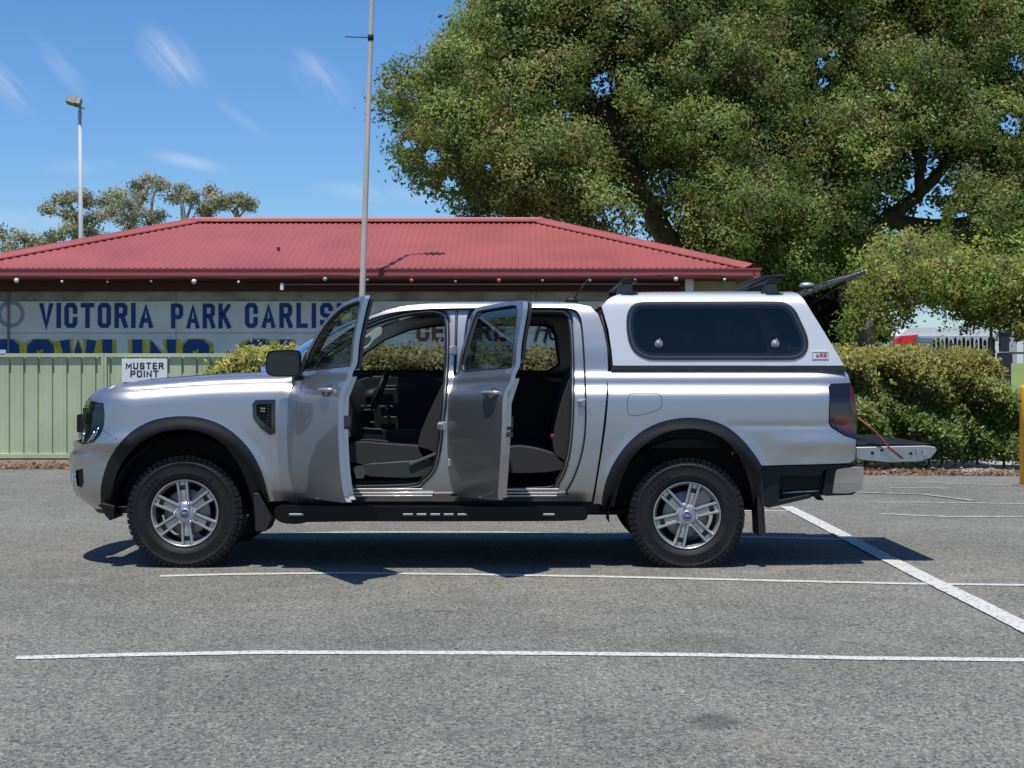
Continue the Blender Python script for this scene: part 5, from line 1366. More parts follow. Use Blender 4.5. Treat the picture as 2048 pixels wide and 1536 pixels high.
# open rear hatch of the canopy with its struts
def slab(name, a, b_, y0, y1, th, m, par, bev=.004, frame=None):
    a, b_ = Vector(a), Vector(b_); d = (b_ - a).normalized(); n_ = Vector((-d.z, 0, d.x)) * th
    mb = MB(); mb.prism([(a.x, a.z), (b_.x, b_.z), (b_.x + n_.x, b_.z + n_.z), (a.x + n_.x, a.z + n_.z)], y0, y1); return mb.build(name, m, par, bevel=bev)
ha, hb = pw(1604, 594, 10.3), pw(1733, 546, 10.3)
hat = slab('rear_hatch', ha, hb, .36, 2 * YC - .36, .016, M['tint'], truck)
for y in (.33, 2 * YC - .36): slab('hatch_frame', ha, hb + (hb - ha) * .02, y, y + .03, .022, M['gloss'], hat)
slab('hatch_frame', hb, hb + (hb - ha) * .04, .33, 2 * YC - .33, .02, M['galv'], hat)
mb = MB(); q = pw(1648, 567, 10.3); mb.ball((q.x, .9, q.z + .02), .035, 10, (1.6, 1, .7)); mb.build('hatch_handle', M['galv'], hat)
for y in (.38, 2 * YC - .38):
    mb = MB()
    s0 = pw(1618, 612, 10.35); s1 = ha.lerp(hb, .72); mb.cyl((s0.x, y, s0.z), (s1.x, y, s1.z - .005), .008, n=8); mb.build('hatch_strut', M['plastic'], truck)
# roof bars: feet and aerofoil bars
for (px, kk) in ((1257, 1), (1548, 1)):
    f0 = pw(px, 560, 10.2)
    rb = MB(); prof = [(-.055, 0), (-.035, .018), (.0, .026), (.035, .020), (.062, .004), (.03, -.006), (-.03, -.008)]
    rb.prism([(f0.x + a, f0.z + b_ - .012) for a, b_ in prof], .20, 2 * YC - .20); bar = rb.build('roof_bar', M['plastic'], truck, bevel=.003)
    mb = MB()
    for y in (.27, 2 * YC - .27 - .06):
        zt = f0.z - .015; zb_ = 1.793
        mb.prism([(f0.x - .075, zb_ - .005), (f0.x - .06, zt - .04), (f0.x - .035, zt), (f0.x + .035, zt), (f0.x + .03, zt - .04), (f0.x + .06, zb_ - .005)], y, y + .06)
        mb.box((f0.x + .03, y + (.0 if y < 1 else .06), zb_ - .02), (.09, .02, .05))
    mb.build('bar_foot', M['gloss'], bar, bevel=.006)
# long dark curved item of the rear rack
rr_ = [pw(1470, 578, 11.2), pw(1500, 566, 10.9), pw(1530, 556, 10.6), pw(1570, 552, 10.3)]
mb = MB(); mb.tube(rr_, [.012, .02, .02, .01], 8); mb.build('rack_strap', M['plastic'], truck)
# ---- rear lower cladding, bumper, tow bar
mb = MB()
q = lambda x, y, d=10.06: (pw(x, y, d).x, pw(x, y, d).z)
mb.prism([q(1506, 932), q(1705, 927), q(1700, 937), q(1648, 940), q(1640, 952), q(1560, 952), q(1558, 1000), q(1620, 988), q(1622, 996), q(1535, 1016), q(1522, 1008), q(1510, 975)], .055, .10)
mb.build('rear_cladding', M['plastic'], truck, bevel=.006)
mb = MB(); mb.prism([q(1520, 935, 10.1), q(1700, 935, 10.1), q(1690, 985, 10.1), q(1620, 995, 10.1), q(1530, 1008, 10.1)], .12, 2 * YC - .12); mb.build('chassis_box', M['under'], truck)
mb = MB(); mb.tube([pw(1565, 986, 10.1), pw(1638, 981, 10.1)], .006, 6); mb.build('step_lip', M['galv'], truck)
bs = rounded([q(1672, 945, 10.05), q(1680, 938, 10.05), q(1722, 933, 10.05), q(1728, 940, 10.05), q(1727, 970, 10.05), q(1719, 984, 10.05), q(1665, 987, 10.05)], True, 3)
for y in (.05, 2 * YC - .42):
    mb = MB(); mb.prism(bs, y, y + .37); zt_ = max(p_[1] for p_ in bs); mb.v = [(a, b_ + (zt_ - c) * (.28 if b_ < YC else -.28), c) for a, b_, c in mb.v]; mb.build('rear_bumper', PAINT, truck, bevel=.015, seg=3)
mb = MB(); mb.prism([q(1668, 932, 10.1), q(1729, 930, 10.1), q(1726, 938, 10.1), q(1722, 975, 10.1), q(1706, 990, 10.1), q(1650, 992, 10.1)], .10, 2 * YC - .10); mb.prism([q(1652, 940, 10.07), q(1672, 936, 10.07), q(1664, 990, 10.07), q(1644, 990, 10.07)], .06, .12); mb.build('bumper_core', M['plastic'], truck, bevel=.006)
mb = MB(); mb.prism([q(1640, 990, 10.5), q(1690, 988, 10.5), q(1684, 997, 10.5), q(1650, 1001, 10.5)], .9, 1.0); mb.prism([q(1630, 986, 10.3), q(1640, 986, 10.3), q(1655, 1003, 10.3), q(1643, 1003, 10.3)], .4, .5); mb.build('tow_bar', M['under'], truck)
# tailgate folded down
t0 = pw(1712, 894, 10.22); t1 = pw(1866, 893, 10.22)
tg = [pw(1712, 894, 10.22), pw(1850, 891, 10.22), pw(1872, 894, 10.22), pw(1874, 902, 10.22), pw(1862, 916, 10.22), pw(1838, 923, 10.22), pw(1780, 925, 10.22), pw(1712, 919, 10.22)]
mb = MB(); mb.prism([(p.x, p.z) for p in tg], .22, 2 * YC - .22); tgo = mb.build('tailgate', PAINT, truck, bevel=.008)
mb = MB(); mb.box(((t0.x + t1.x) / 2 - .01, YC, t0.z + .014), (t1.x - t0.x - .03, 1.44, .022)); mb.build('tailgate_liner', M['plastic'], tgo, bevel=.006)
mb = MB()
for (x, y) in ((1745, 906), (1822, 907), (1850, 907), (1764, 900)): p = pw(x, y, 10.215); mb.lathe([(.0001, -.004), (.010, -.003), (.011, .004)], (p.x, p.y, p.z), 10)
mb.build('tailgate_bolt', M['under'], tgo)
mb = MB(); p = pw(1835, 905, 10.21); mb.box(p, (.012, .02, .045)); p = pw(1850, 906, 10.21); mb.box(p, (.03, .012, .03)); mb.build('tailgate_latch', M['galv'], tgo)
mb = MB(); a_, b_ = pw(1716, 836, 10.2), pw(1806, 917, 10.2); mb.tube([a_, a_.lerp(b_, .35) + Vector((.01, 0, .005)), a_.lerp(b_, .7) + Vector((-.005, 0, -.005)), b_], .007, 7); mb.build('tailgate_cable', M['cable'], truck)
# ---- side step
mb = MB()
s = lambda x, y, d=9.94: (pw(x, y, d).x, pw(x, y, d).z)
step = chaikin([s(548, 1016), s(560, 1011), s(700, 1013), s(1165, 1014), s(1176, 1020), s(1175, 1037), s(1166, 1042), s(1000, 1043), s(620, 1043), s(595, 1049), s(565, 1047), s(549, 1038)], 1)
mb.prism(step, -.055, .10); st = mb.build('side_step', mat('step_black', (.004, .004, .005), .35, spec=.25), truck, bevel=.012, seg=3)
mb = MB(); mb.prism([(x, z) for x, z in step], 2 * YC - .10, 2 * YC + .055); mb.build('side_step', M['plastic'], truck, bevel=.012)
for (a, b_) in ((578, 618), (806, 942), (1086, 1118)):
    mb = MB(); z = pw(0, 1029, 9.93).z; n = max(1, int((b_ - a) / 26)); 
    for i in range(n):
        x0_ = a + (b_ - a) * i / n; x1_ = a + (b_ - a) * (i + .72) / n; q0, q1 = pw(x0_, 0, 9.93).x, pw(x1_, 0, 9.93).x
        mb.box(((q0 + q1) / 2, -.062, z), (q1 - q0, .02, .012))
    mb.build('step_tread', M['galv'], st, bevel=.002)
mb = MB()
for (x, y) in ((760, 1060), (1100, 1050)):
    p = pw(x, 1030, 10.2); mb.box((p.x, .2, .36), (.06, .3, .05))
mb.build('step_bracket', M['under'], truck)
mb = MB(); mb.box((-.38, YC, .40), (1.9, 1.70, .09)); mb.box((-.50, .47, .37), (4.1, .10, .12)); mb.box((-.50, 2 * YC - .47, .37), (4.1, .10, .12)); mb.box((-.2, 1.1, .34), (1.1, .4, .16)); mb.build('chassis', M['under'], truck)
mb = MB(); mb.box((-2.15, YC, .72), (1.15, 1.0, .5)); mb.build('engine_bay', M['under'], truck)
mb = MB(); mb.cyl((WF[0], .2, WF[1]), (WF[0], 2 * YC - .2, WF[1]), .05, n=10); mb.build('axle', M['under'], truck)
mb = MB(); mb.cyl((WR[0], .2, WR[1]), (WR[0], 2 * YC - .2, WR[1]), .05, n=10)
mb.ball((WR[0], 1.1, WR[1]), .15, 12); mb.cyl((WR[0] - .6, .35, .40), (WR[0] + .6, .35, .44), .025, n=8); mb.cyl((WR[0] - .1, .3, .35), (WR[0] - .2, .33, .75), .035, n=10)
mb.build('axle', M['under'], truck)
# mud flaps
for y in (.03, 2 * YC - .30):
    mb = MB(); mb.prism([q(1511, 940, 10.05), q(1523, 940, 10.05), q(1531, 1072, 10.05), q(1517, 1072, 10.05)], y, y + .27); mb.build('mud_flap', M['rubber'], truck, bevel=.003)
for yy in (.02, 2 * YC - .28):
    mb = MB(); mb.prism([q(508, 985, 10.05), q(520, 985, 10.05), q(545, 1035, 10.05), q(533, 1062, 10.05), q(512, 1062, 10.05)], yy, yy + .26); mb.build('mud_flap', M['rubber'], truck, bevel=.006)
for y in (.02, 2 * YC - .2):
    mb = MB(); mb.prism([s(199, 1006, 10), s(228, 1012, 10), s(226, 1038, 10), s(212, 1037, 10), s(203, 1024, 10)], y, y + .18); mb.build('wheel_deflector', M['plastic'], truck, bevel=.008)
# ---- antenna
ap = pw(1143, 600, 10.5)
mb = MB(); mb.ball((ap.x, ap.y, ap.z - .01), .045, 12, (1, .6, .7)); an_ = mb.build('antenna', M['plastic'], truck)
mb = MB(); mb.tube([(ap.x + .01, ap.y, ap.z), pw(1180, 553, 10.5)], [.006, .003], 6); mb.build('antenna_rod', M['rubber'], an_)
# ---- interior
def seat(x, y, near):
    s_ = empty('front_seat', (x, y, 0), truck)
    mb = MB(); w = .25
    prof = chaikin([(x - .30, .72), (x - .27, .66), (x + .24, .64), (x + .30, .70), (x + .26, .775), (x - .05, .795), (x - .24, .815), (x - .31, .78)], 2)
    mb.prism(prof, y - w, y + w); mb.build('seat_cushion', M['fabric'], s_, bevel=.03, seg=3)
    mb = MB(); prof = chaikin([(x + .20, .70), (x + .32, .68), (x + .54, 1.30), (x + .52, 1.36), (x + .44, 1.36), (x + .38, 1.28), (x + .16, .82)], 2)
    mb.prism(prof, y - w, y + w); mb.build('seat_backrest', M['fabric'], s_, bevel=.03, seg=3)
    mb = MB(); prof = chaikin([(x + .42, 1.40), (x + .52, 1.40), (x + .56, 1.58), (x + .50, 1.61), (x + .44, 1.58)], 2)
    mb.prism(prof, y - .13, y + .13); mb.build('headrest', M['fabric'], s_, bevel=.02, seg=3)
    mb = MB(); mb.prism(chaikin([(x - .28, .66), (x + .34, .70), (x + .36, .62), (x + .2, .56), (x - .24, .58)], 1), y - w - .012, y + w + .012); mb.box((x, y, .51), (.5, .42, .09)); mb.build('seat_base', M['trimg'], s_, bevel=.01)
    mb = MB(); mb.box((x + .22, y - w - .02, .70), (.22, .02, .022), (0, R(-22), 0)); mb.build('seat_lever', mat('lever_grey', (.10, .10, .095), .4) if 'lever_grey' not in bpy.data.materials else bpy.data.materials['lever_grey'], s_, bevel=.006)
seat(-.80, .50, True); seat(-.80, 1.40, False)
rs = empty('rear_seat', (.2, YC, 0), truck)
mb = MB(); mb.prism(chaikin([(-.10, .70), (.0, .80), (.34, .72), (.38, .62), (.0, .60), (-.08, .62)], 2), .22, 2 * YC - .22); mb.build('seat_cushion', M['fabric'], rs, bevel=.02)
mb = MB(); mb.prism(chaikin([(.30, .68), (.42, .66), (.55, 1.33), (.46, 1.36), (.36, 1.2), (.26, .8)], 2), .22, 2 * YC - .22); mb.build('seat_backrest', M['fabric'], rs, bevel=.02)
for y in (.5, 1.4):
    mb = MB(); mb.prism(chaikin([(.45, 1.36), (.55, 1.36), (.58, 1.52), (.48, 1.52)], 2), y - .13, y + .13); mb.build('headrest', M['fabric'], rs, bevel=.02)
p = pw(1108, 873, 10.45); mb = MB(); mb.box((p.x, p.y, p.z), (.045, .02, .03)); mb.build('belt_buckle', M['redbutton'], rs, bevel=.006)
# dashboard, wheel, console
mb = MB(); mb.prism(chaikin([(-1.42, .75), (-1.10, .78), (-1.04, .95), (-1.08, 1.12), (-1.16, 1.22), (-1.42, 1.25)], 2), .16, 2 * YC - .16); mb.build('dashboard', M['trim'], truck, bevel=.01)
mb = MB(); mb.tube([(-.98 + .03 * math.sin(a) * 0 + .07 * math.sin(a), 1.38 + .185 * math.cos(a), 1.12 + .17 * math.sin(a)) for a in [2 * math.pi * i / 28 for i in range(28)]], .015, 8, closed=True); mb.cyl((-1.1, 1.38, 1.08), (-.98, 1.38, 1.12), .05, n=10); mb.box((-.99, 1.38, 1.12), (.03, .32, .04)); mb.build('steering_wheel', M['trim'], truck)
mb = MB(); mb.prism(chaikin([(-1.15, .5), (-.35, .5), (-.35, .85), (-.7, .87), (-.95, .86), (-1.15, .9)], 1), YC - .10, YC + .10); mb.build('centre_console', M['trim'], truck, bevel=.02)
mb = MB(); mb.cyl((-.86, YC, .85), (-.88, YC, 1.0), .012, n=8); mb.ball((-.885, YC, 1.01), .032, 10); mb.build('gear_lever', M['gloss'], truck)
mb = MB()
for (px, py, w_) in ((725, 812, .035), (738, 812, .03), (735, 820, .05), (745, 845, .035), (742, 858, .16)):
    p = pw(px, py, 10.85); mb.box((p.x, p.y, p.z), (w_, .02, .012), (0, R(random.uniform(-12, 8)), 0))
mb.build('console_trim', M['alloyd'], truck, bevel=.003)
mb = MB(); mb.prism([(q_.x, q_.z) for q_ in [pw(708, 938, 10.2), pw(725, 934, 10.2), pw(732, 945, 10.2), pw(726, 957, 10.2), pw(712, 957, 10.2)]], .2, .23); mb.build('kick_panel_cover', mat('kick_grey', (.07, .07, .075), .7), truck)
# pale A-pillar trims with grab handles (near one shows through the front aperture)
gh = [(712, 703), (712, 688), (735, 668), (757, 652), (765, 655), (764, 668), (748, 680), (738, 694), (722, 703)]
gi = [(718, 695), (719, 685), (730, 676), (740, 673), (743, 680), (735, 690), (725, 696)]
dH = 11.35
mb = MB(); outer = [(pw(x, y, dH).x, pw(x, y, dH).z) for x, y in gh]; inner = [(pw(x, y, dH).x, pw(x, y, dH).z) for x, y in gi]
oc = resample(chaikin(outer, 1), .02); 
def ringprism(mb, o, i, y0, y1):
    n = 40
    def at(P_, c, a):
        # ray from the hole centre
        best = None
        for k in range(len(P_)):
            x1, z1 = P_[k]; x2, z2 = P_[(k + 1) % len(P_)]; dx, dz = math.cos(a), math.sin(a); ex, ez = x2 - x1, z2 - z1; den = dx * ez - dz * ex
            if abs(den) < 1e-12: continue
            t = ((x1 - c[0]) * ez - (z1 - c[1]) * ex) / den; s_ = ((x1 - c[0]) * dz - (z1 - c[1]) * dx) / den
            if t > 0 and -1e-6 <= s_ <= 1 + 1e-6 and (best is None or t > best): best = t
        return (c[0] + dx * best, c[1] + dz * best)
    c = (sum(p[0] for p in i) / len(i), sum(p[1] for p in i) / len(i)); vs = []
    for k in range(n):
        a = 2 * math.pi * k / n; A_, B_ = at(o, c, a), at(i, c, a)
        vs += [(A_[0], y0, A_[1]), (B_[0], y0, B_[1]), (B_[0], y1, B_[1]), (A_[0], y1, A_[1])]
    fs = []
    for k in range(n):
        a, b_ = 4 * k, 4 * ((k + 1) % n)
        for j in range(4): fs.append((a + j, a + (j + 1) % 4, b_ + (j + 1) % 4, b_ + j))
    mb.add(vs, fs)
ringprism(mb, outer, inner, dH - 10, dH - 9.96); mb.build('grab_handle', M['pale'], truck, bevel=.006)
# ---- doors
def door_tf(hx, hy, ang, rise):
    c, s_ = math.cos(R(ang)), math.sin(R(ang))
    def tf(p):
        L = p[0] - hx; q_ = p[1] - hy
        x = hx + L * c + q_ * s_; y = hy - L * s_ + q_ * c
        return Vector((x, y, p[2] + rise * L * s_))
    return tf
def make_door(name, outline, wouter, tf, label, handle, dcol):
    oU = PX(rounded(outline, True, 3)); wU = PX(rounded(wouter, True, 3))
    d = panel(name, P, oU, [wU], PAINT, truck, du=.03, dv=.012, thick=.03, tf=tf, edge=.02); d['label'] = label
    # window frame / inner shell
    cx_ = sum(p[0] for p in outline) / len(outline); cy_ = 830
    low = [p for p in outline]
    # inner door box below the belt
    bx = [p for p in outline if p[1] > 745]
    xa_, xb_ = min(p[0] for p in outline) + 14, max(p[0] for p in outline) - 4
    box_ = inset([p for p in rounded(outline, True, 2) if p[1] > 752], (cx_, 870), .975)
    bU = PX(box_)
    A_ = [tf(P(*u_) + Vector((0, .028, 0))) for u_ in bU]; B_ = [tf(P(*u_) + Vector((0, .066, 0))) for u_ in bU]
    n = len(A_); mb = MB(); mb.add(A_ + B_, [(i, (i + 1) % n, n + (i + 1) % n, n + i) for i in range(n)]); mb.build('door_edge', PAINT, d, fixn=False)
    bx_ = [uvpx(P, *p) for p in box_]
    panel('door_trim', P, bx_, [], M['trim'], d, du=.2, dv=.1, thick=.02, off=.067, tf=tf, noedge=True)
    # inner window frame
    fo = inset(rounded(outline, True, 3), (cx_, 760), .985); fi = inset(rounded(wouter, True, 3), (cx_, 690), .97)
    fo = [p for p in fo if p[1] < 760]
    panel('window_frame', P, [uvpx(P, *p) for p in fo], [[uvpx(P, *p) for p in fi]], M['trim'], d, du=.2, dv=.1, thick=.02, off=.045, tf=tf)
    mb = MB(); mb.tube([tf(P(*q_) + Vector((0, .004, 0))) for q_ in resample(wU, .04)], .007, 6, closed=True); mb.build('window_seal', M['rubber'], d)
    panel('door_window', P, wU, [], M['dglass'], d, du=.06, dv=.06, thick=.004, off=.014, tf=tf, noedge=True)
    # handle: bowl and pull bar
    hx_, hz_ = handle
    hp = lambda a, b_, c_: tf(P(hx_ + a, hz_ + b_) + Vector((0, c_, 0)))
    mb = MB(); n = 20; ringv = []
    for k, (rr, dp) in enumerate(((1.0, -.0015), (.86, .006), (.0, .018))):
        for i in range(n):
            a = 2 * math.pi * i / n; ringv.append(hp(.062 * rr * math.cos(a), .036 * rr * math.sin(a), dp - .004))
    mb.add(ringv, [(k * n + i, k * n + (i + 1) % n, (k + 1) * n + (i + 1) % n, (k + 1) * n + i) for k in range(2) for i in range(n)], True); mb.build('handle_bowl', M['gloss'], d, fixn=False)
    mb = MB(); mb.tube([hp(-.095, 0, .0), hp(-.08, .002, -.022), hp(-.03, .003, -.033), (hp(.03, .003, -.033)), hp(.08, .002, -.024), hp(.10, 0, .0)], [.012, .014, .013, .013, .014, .012], 10); mb.build('door_handle', M['galv'], d)
    return d, tf
fo = [(598, 800), (597, 775), (601, 752), (614, 729), (650, 694), (700, 657), (745, 635), (790, 623), (850, 617), (890, 616), (907, 617), (910, 640), (913, 720), (915, 800), (918, 880), (922, 960), (922, 984), (912, 992), (760, 992), (632, 992), (619, 985), (611, 960), (604, 920), (600, 860)]
fw_ = [(632, 742), (640, 726), (668, 698), (712, 664), (755, 643), (800, 631), (850, 626), (882, 625), (893, 630), (897, 645), (899, 700), (899, 738), (890, 743), (760, 743)]
tfF = door_tf(pw(590, 0, 10).x, .09, 64.5, .036)
dF_, _ = make_door('front_door', fo, fw_, tfF, 'open near-side front door, dark in its own shade', (-.60, 1.135), 0)
ro = [(903, 800), (903, 770), (908, 735), (918, 690), (928, 640), (934, 622), (945, 617), (1000, 616), (1100, 616), (1142, 618), (1157, 629), (1165, 660), (1171, 760), (1172, 850), (1165, 905), (1151, 950), (1133, 984), (1120, 991), (1030, 992), (945, 992), (930, 984), (922, 955), (913, 910), (905, 860)]
rw_ = [(927, 740), (935, 690), (944, 645), (950, 631), (962, 626), (1040, 625), (1110, 625), (1130, 630), (1140, 645), (1150, 690), (1153, 735), (1145, 742), (1040, 743)]
tfR = door_tf(pw(915, 0, 10).x, .09, 64, .030)
dR_, _ = make_door('rear_door', ro, rw_, tfR, 'open near-side rear door, dark in its own shade', (.31, 1.125), 0)
# latches on the door ends
for tf, d, xe in ((tfF, dF_, 913), (tfR, dR_, 1168)):
    mb = MB()
    for (y, h_) in ((845, .07), (868, .03)):
        c0 = P(*uvpx(P, xe - 3, y)); 
        for (dy, dz) in ((.06, 0),):
            a = [tf(c0 + Vector((.004, dy + q1 * .022, dz + q2 * h_ / 2))) for q1, q2 in ((-1, -1), (1, -1), (1, 1), (-1, 1))]; b_ = [tf(c0 + Vector((.010, dy + q1 * .020, dz + q2 * h_ / 2))) for q1, q2 in ((-1, -1), (1, -1), (1, 1), (-1, 1))]
            mb.add(a + b_, [(4, 5, 6, 7), (0, 1, 5, 4), (1, 2, 6, 5), (2, 3, 7, 6), (3, 0, 4, 7)])
    mb.build('door_latch', M['alloyd'], d)
    mb = MB(); c0 = P(*uvpx(P, xe - 3, 856)); 
    a = [tf(c0 + Vector((.0105, .06 + q1 * .02, q2 * .010))) for q1, q2 in ((-1, -1), (1, -1), (1, 1), (-1, 1))]; mb.add(a, [(0, 1, 2, 3)]); mb.build('latch_slot', M['under'], d)
# wing mirror of the open front door (glass faces the camera)
sm = empty('side_mirror', tuple(tfF((pw(600, 0, 10).x, -.1, 1.3))), truck)
mz = lambda y, d=9.8: pw(0, y, d).z
mo = [(531, 722), (533, 710), (540, 702), (560, 700), (590, 700), (598, 704), (600, 715), (599, 742), (594, 752), (575, 754), (545, 753), (534, 747), (531, 738)]
mp = [(pw(x, y, 9.78).x, pw(x, y, 9.78).z) for x, y in rounded(mo, True, 3)]
mc = (sum(a for a, b_ in mp) / len(mp), sum(b_ for a, b_ in mp) / len(mp))
vs, fs = [], []; n = len(mp)
for k, (yy, sc_) in enumerate(((-.215, .95), (-.222, .985), (-.215, 1.0), (-.15, 1.0), (-.10, .93), (-.07, .75), (-.06, .4), (-.058, .02))):
    for a, b_ in mp: vs.append((mc[0] + (a - mc[0]) * sc_, yy, mc[1] + (b_ - mc[1]) * sc_))
    if k: fs += [((k - 1) * n + i, (k - 1) * n + (i + 1) % n, k * n + (i + 1) % n, k * n + i) for i in range(n)]
mesh_obj('mirror_housing', vs, fs, M['plastic'], sm, True)
gl_ = [(mc[0] + (a - mc[0]) * .93, mc[1] + (b_ - mc[1]) * .90) for a, b_ in mp]
mb = MB(); vs = [(a, -.2125 + .04 * (a - mc[0]), b_) for a, b_ in gl_]; mb.add(vs, [tuple(range(n))]); mb.build('mirror_glass', M['mirror'], sm, fixn=False)
mb = MB(); a_ = pw(592, 744, 9.82); b_ = tfF(P(*uvpx(P, 600, 752)))
mb.tube([a_, a_.lerp(b_, .5) + Vector((0, 0, -.01)), b_, b_ + Vector((.03, .02, -.03))], [.022, .028, .034, .03], 10); mb.build('mirror_arm', M['plastic'], sm)
# black sail panel at the door's front corner
panel('mirror_sail', P, PX([(588, 756), (604, 738), (634, 706), (640, 722), (631, 744), (632, 756)]), [], M['plastic'], dF_, du=.1, dv=.05, thick=.01, off=-.006, tf=tfF)
# ---- wheels
def tyre_mesh():
    mb = MB(); w0, w1 = 0.0, .262
    half = [(.214, .040), (.222, .026), (.236, .014), (.256, .006), (.262, .0035), (.266, .005), (.300, .000), (.322, .003), (.326, -.001), (.332, .002), (.346, .010), (.360, .022), (.368, .034), (.3705, .050), (.3705, .085), (.366, .088), (.366, .094), (.3705, .097), (.3715, .131)]
    prof = half + [(r, w1 - y) for r, y in reversed(half[:-1])]
    mb.lathe(prof, (0, 0, 0), 96)
    nl = 60
    for j in range(nl):
        a = 2 * math.pi * (j + .5) / nl
        def blk(r0, r1, y0, y1, da, a=a, sk=0):
            vs = []
            for y, sh in ((y0, 0), (y1, sk)):
                for r in (r0, r1):
                    for s_ in (-1, 1):
                        t = a + s_ * da + sh; vs.append((r * math.cos(t), y, r * math.sin(t)))
            mb.add(vs, [(0, 1, 3, 2), (4, 6, 7, 5), (0, 4, 5, 1), (2, 3, 7, 6), (0, 2, 6, 4), (1, 5, 7, 3)])
        L = 1 if j % 2 else 0
        blk(.345, .3752, .020 - .004 * L, .080, .040, sk=.02); blk(.345, .3752, w1 - .080, w1 - .020 + .004 * L, .040, sk=.02)
        blk(.328 + .010 * L, .352, .004, .02, .028); 
        blk(.36, .3755, .098, .128, .042, a + .03, -.02); blk(.36, .3755, .136, .166, .042, a + .07, .02)
    # raised marks on the sidewall
    for a0 in (.5, .62, .74, .86, .98, 3.5, 3.62, 3.74, 3.86, 3.98, 2.2, 5.2):
        vs = []
        for y in (.0025, -.0025):
            for r in (.281, .300):
                for s_ in (-1, 1): t = a0 + s_ * .035; vs.append((r * math.cos(t), y, r * math.sin(t)))
        mb.add(vs, [(0, 1, 3, 2), (4, 6, 7, 5), (0, 4, 5, 1), (2, 3, 7, 6), (0, 2, 6, 4), (1, 5, 7, 3)])
    return mb
def rim_mesh():
    mb = MB(); mb.cur = 0
    mb.lathe([(.2195, .036), (.221, .024), (.2185, .018), (.212, .020), (.208, .034), (.200, .045), (.196, .060)], (0, 0, 0), 72)
    mb.cur = 1; mb.lathe([(.196, .060), (.192, .10), (.19, .2), (.205, .24), (.218, .245)], (0, 0, 0), 48)
    mb.cur = 0
    mb.lathe([(.0355, .022), (.040, .021), (.058, .027), (.078, .040), (.084, .052), (.082, .070), (.05, .08)], (0, 0, 0), 48)
    def bar(a, r0, r1, o0, o1, w0_, w1_, y0, y1, th):
        c_, s_ = math.cos(a), math.sin(a); vs = []
        for r, o, w, y in ((r0, o0, w0_, y0), (r1, o1, w1_, y1)):
            for oo, yy in ((o - w / 2, y + .006), (o - w / 2 * .55, y), (o + w / 2 * .55, y), (o + w / 2, y + .006), (o + w / 2, y + th), (o - w / 2, y + th)):
                vs.append((r * c_ - oo * s_, yy, r * s_ + oo * c_))
        mb.add(vs, [(i, (i + 1) % 6, 6 + (i + 1) % 6, 6 + i) for i in range(6)] + [(0, 1, 2, 3, 4, 5), (11, 10, 9, 8, 7, 6)])
    for k in range(6):
        a = 2 * math.pi * k / 6
        mb.cur = 0
        for s_ in (-1, 1): bar(a, .058, .207, .024 * s_, .030 * s_, .018, .018, .026, .020, .040)
        mb.cur = 0; bar(a, .058, .150, 0, 0, .032, .046, .036, .034, .025); bar(a, .182, .207, 0, 0, .048, .05, .032, .034, .02); mb.cur = 1; bar(a, .145, .186, 0, 0, .05, .05, .056, .056, .01)
    return mb
tm = tyre_mesh(); rm = rim_mesh()
def flat(me, zmin):
    for v in me.vertices:
        if v.co.z < zmin:
            d = zmin - v.co.z; v.co.z = zmin + d * .03
        v.co.y += 0
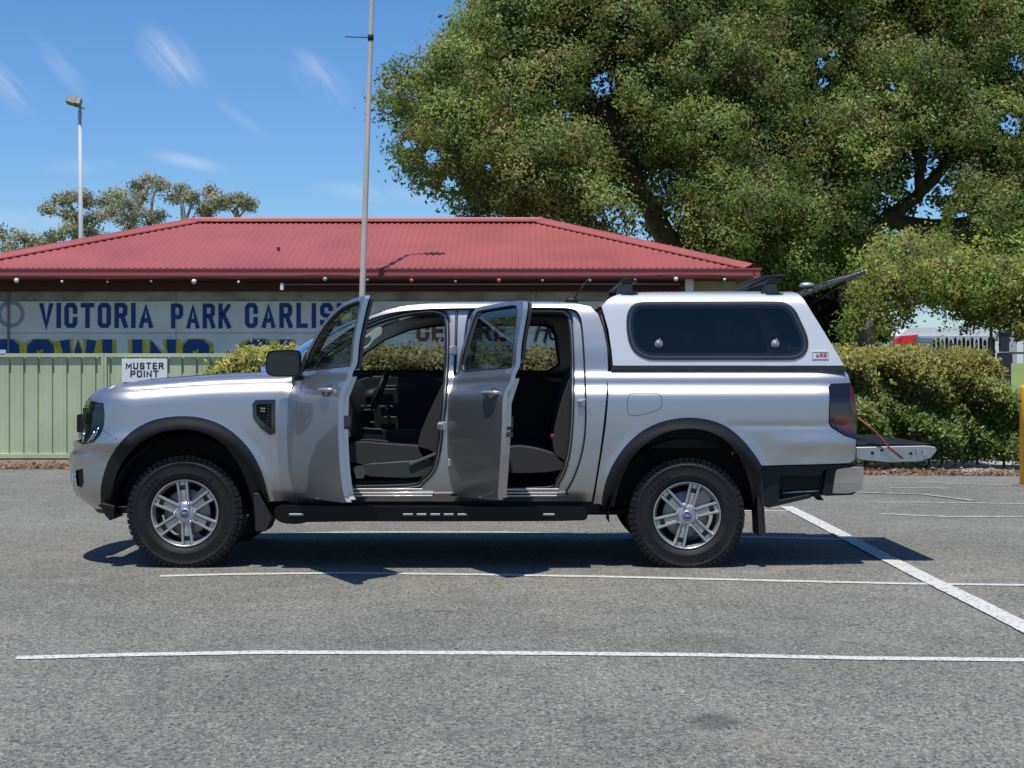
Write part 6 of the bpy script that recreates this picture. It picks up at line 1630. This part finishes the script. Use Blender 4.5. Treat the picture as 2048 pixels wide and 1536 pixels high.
def make_wheel(c, ph, mir, steer=0, yo=.028):
    """wheel assembly: every wheel has its own squashed tyre"""
    w = empty('wheel', (c[0], (yo if not mir else 2 * YC - yo), c[1]), truck)
    w.rotation_euler = (0, 0, R(180) if mir else 0)
    WORLD[w.name] = Matrix.LocRotScale(w.location, w.rotation_euler, w.scale)
    rot = Matrix.Rotation(R(random.uniform(0, 360)), 3, 'Y'); t = MB(); t.v = [tuple(rot @ Vector(v)) for v in tm.v]; t.f = tm.f; t.sm = tm.sm; t.mi = tm.mi
    o = t.build('tyre', M['tyre'], None, fixn=False); flat(o.data, -c[1] + .001); attach(o, w)
    if mir: return w
    rot = Matrix.Rotation(-R(ph), 3, 'Y'); t = MB(); t.v = [tuple(rot @ Vector(v)) for v in rm.v]; t.f = rm.f; t.sm = rm.sm; t.mi = rm.mi
    o = t.build('rim', [M['alloy'], M['alloyd']], None); attach(o, w)
    mb = MB(); mb.lathe([(.0001, .10), (.15, .10), (.155, .105), (.155, .12), (.0001, .12)], (0, 0, 0), 40); mb.box((.10, .10, .09), (.09, .05, .12), (0, R(40), 0)); attach(mb.build('brake_disc', M['disc'], None), w)
    mb = MB(); mb.lathe([(.0001, .0165), (.026, .017), (.032, .0185), (.034, .024)], (0, 0, 0), 28); attach(mb.build('centre_cap', M['galv'], None), w)
    mb = MB(); mb.lathe([(.0001, .0150), (.024, .0155), (.0265, .0175)], (0, 0, 0), 28); mb.v = [(x * 1.0, y, z * .93) for x, y, z in mb.v]; attach(mb.build('cap_emblem', M['blue'], None), w)
    mb = MB(); pts = [(.016 * math.cos(a), .0075 * math.sin(a)) for a in [2 * math.pi * i / 20 for i in range(21)]]; stroke(mb, pts, .0016, lambda a, b_: (a, .0142, b_))
    stroke(mb, [(-.009, -.002), (-.006, .003), (-.004, -.001), (-.001, .002), (.002, -.001), (.005, .002), (.009, .0)], .0014, lambda a, b_: (a, .0138, b_)); attach(mb.build('cap_emblem_mark', M['white'], None, fixn=False), w)
    for k in range(6):
        a = R(ph + 30 + 60 * k); cx_, cz_ = .066 * math.cos(a), .066 * math.sin(a)
        mb = MB(); mb.lathe([(.0001, .012), (.007, .0125), (.0095, .017), (.0095, .034)], (cx_, 0, cz_), 8); attach(mb.build('lug_nut', M['chrome'], None), w)
    return w
def attach(o, w): o.parent = w; o.matrix_parent_inverse = Matrix.Identity(4)
make_wheel(WF, 35, False); make_wheel(WR, 15, False); make_wheel(WF, 0, True); make_wheel(WR, 0, True)
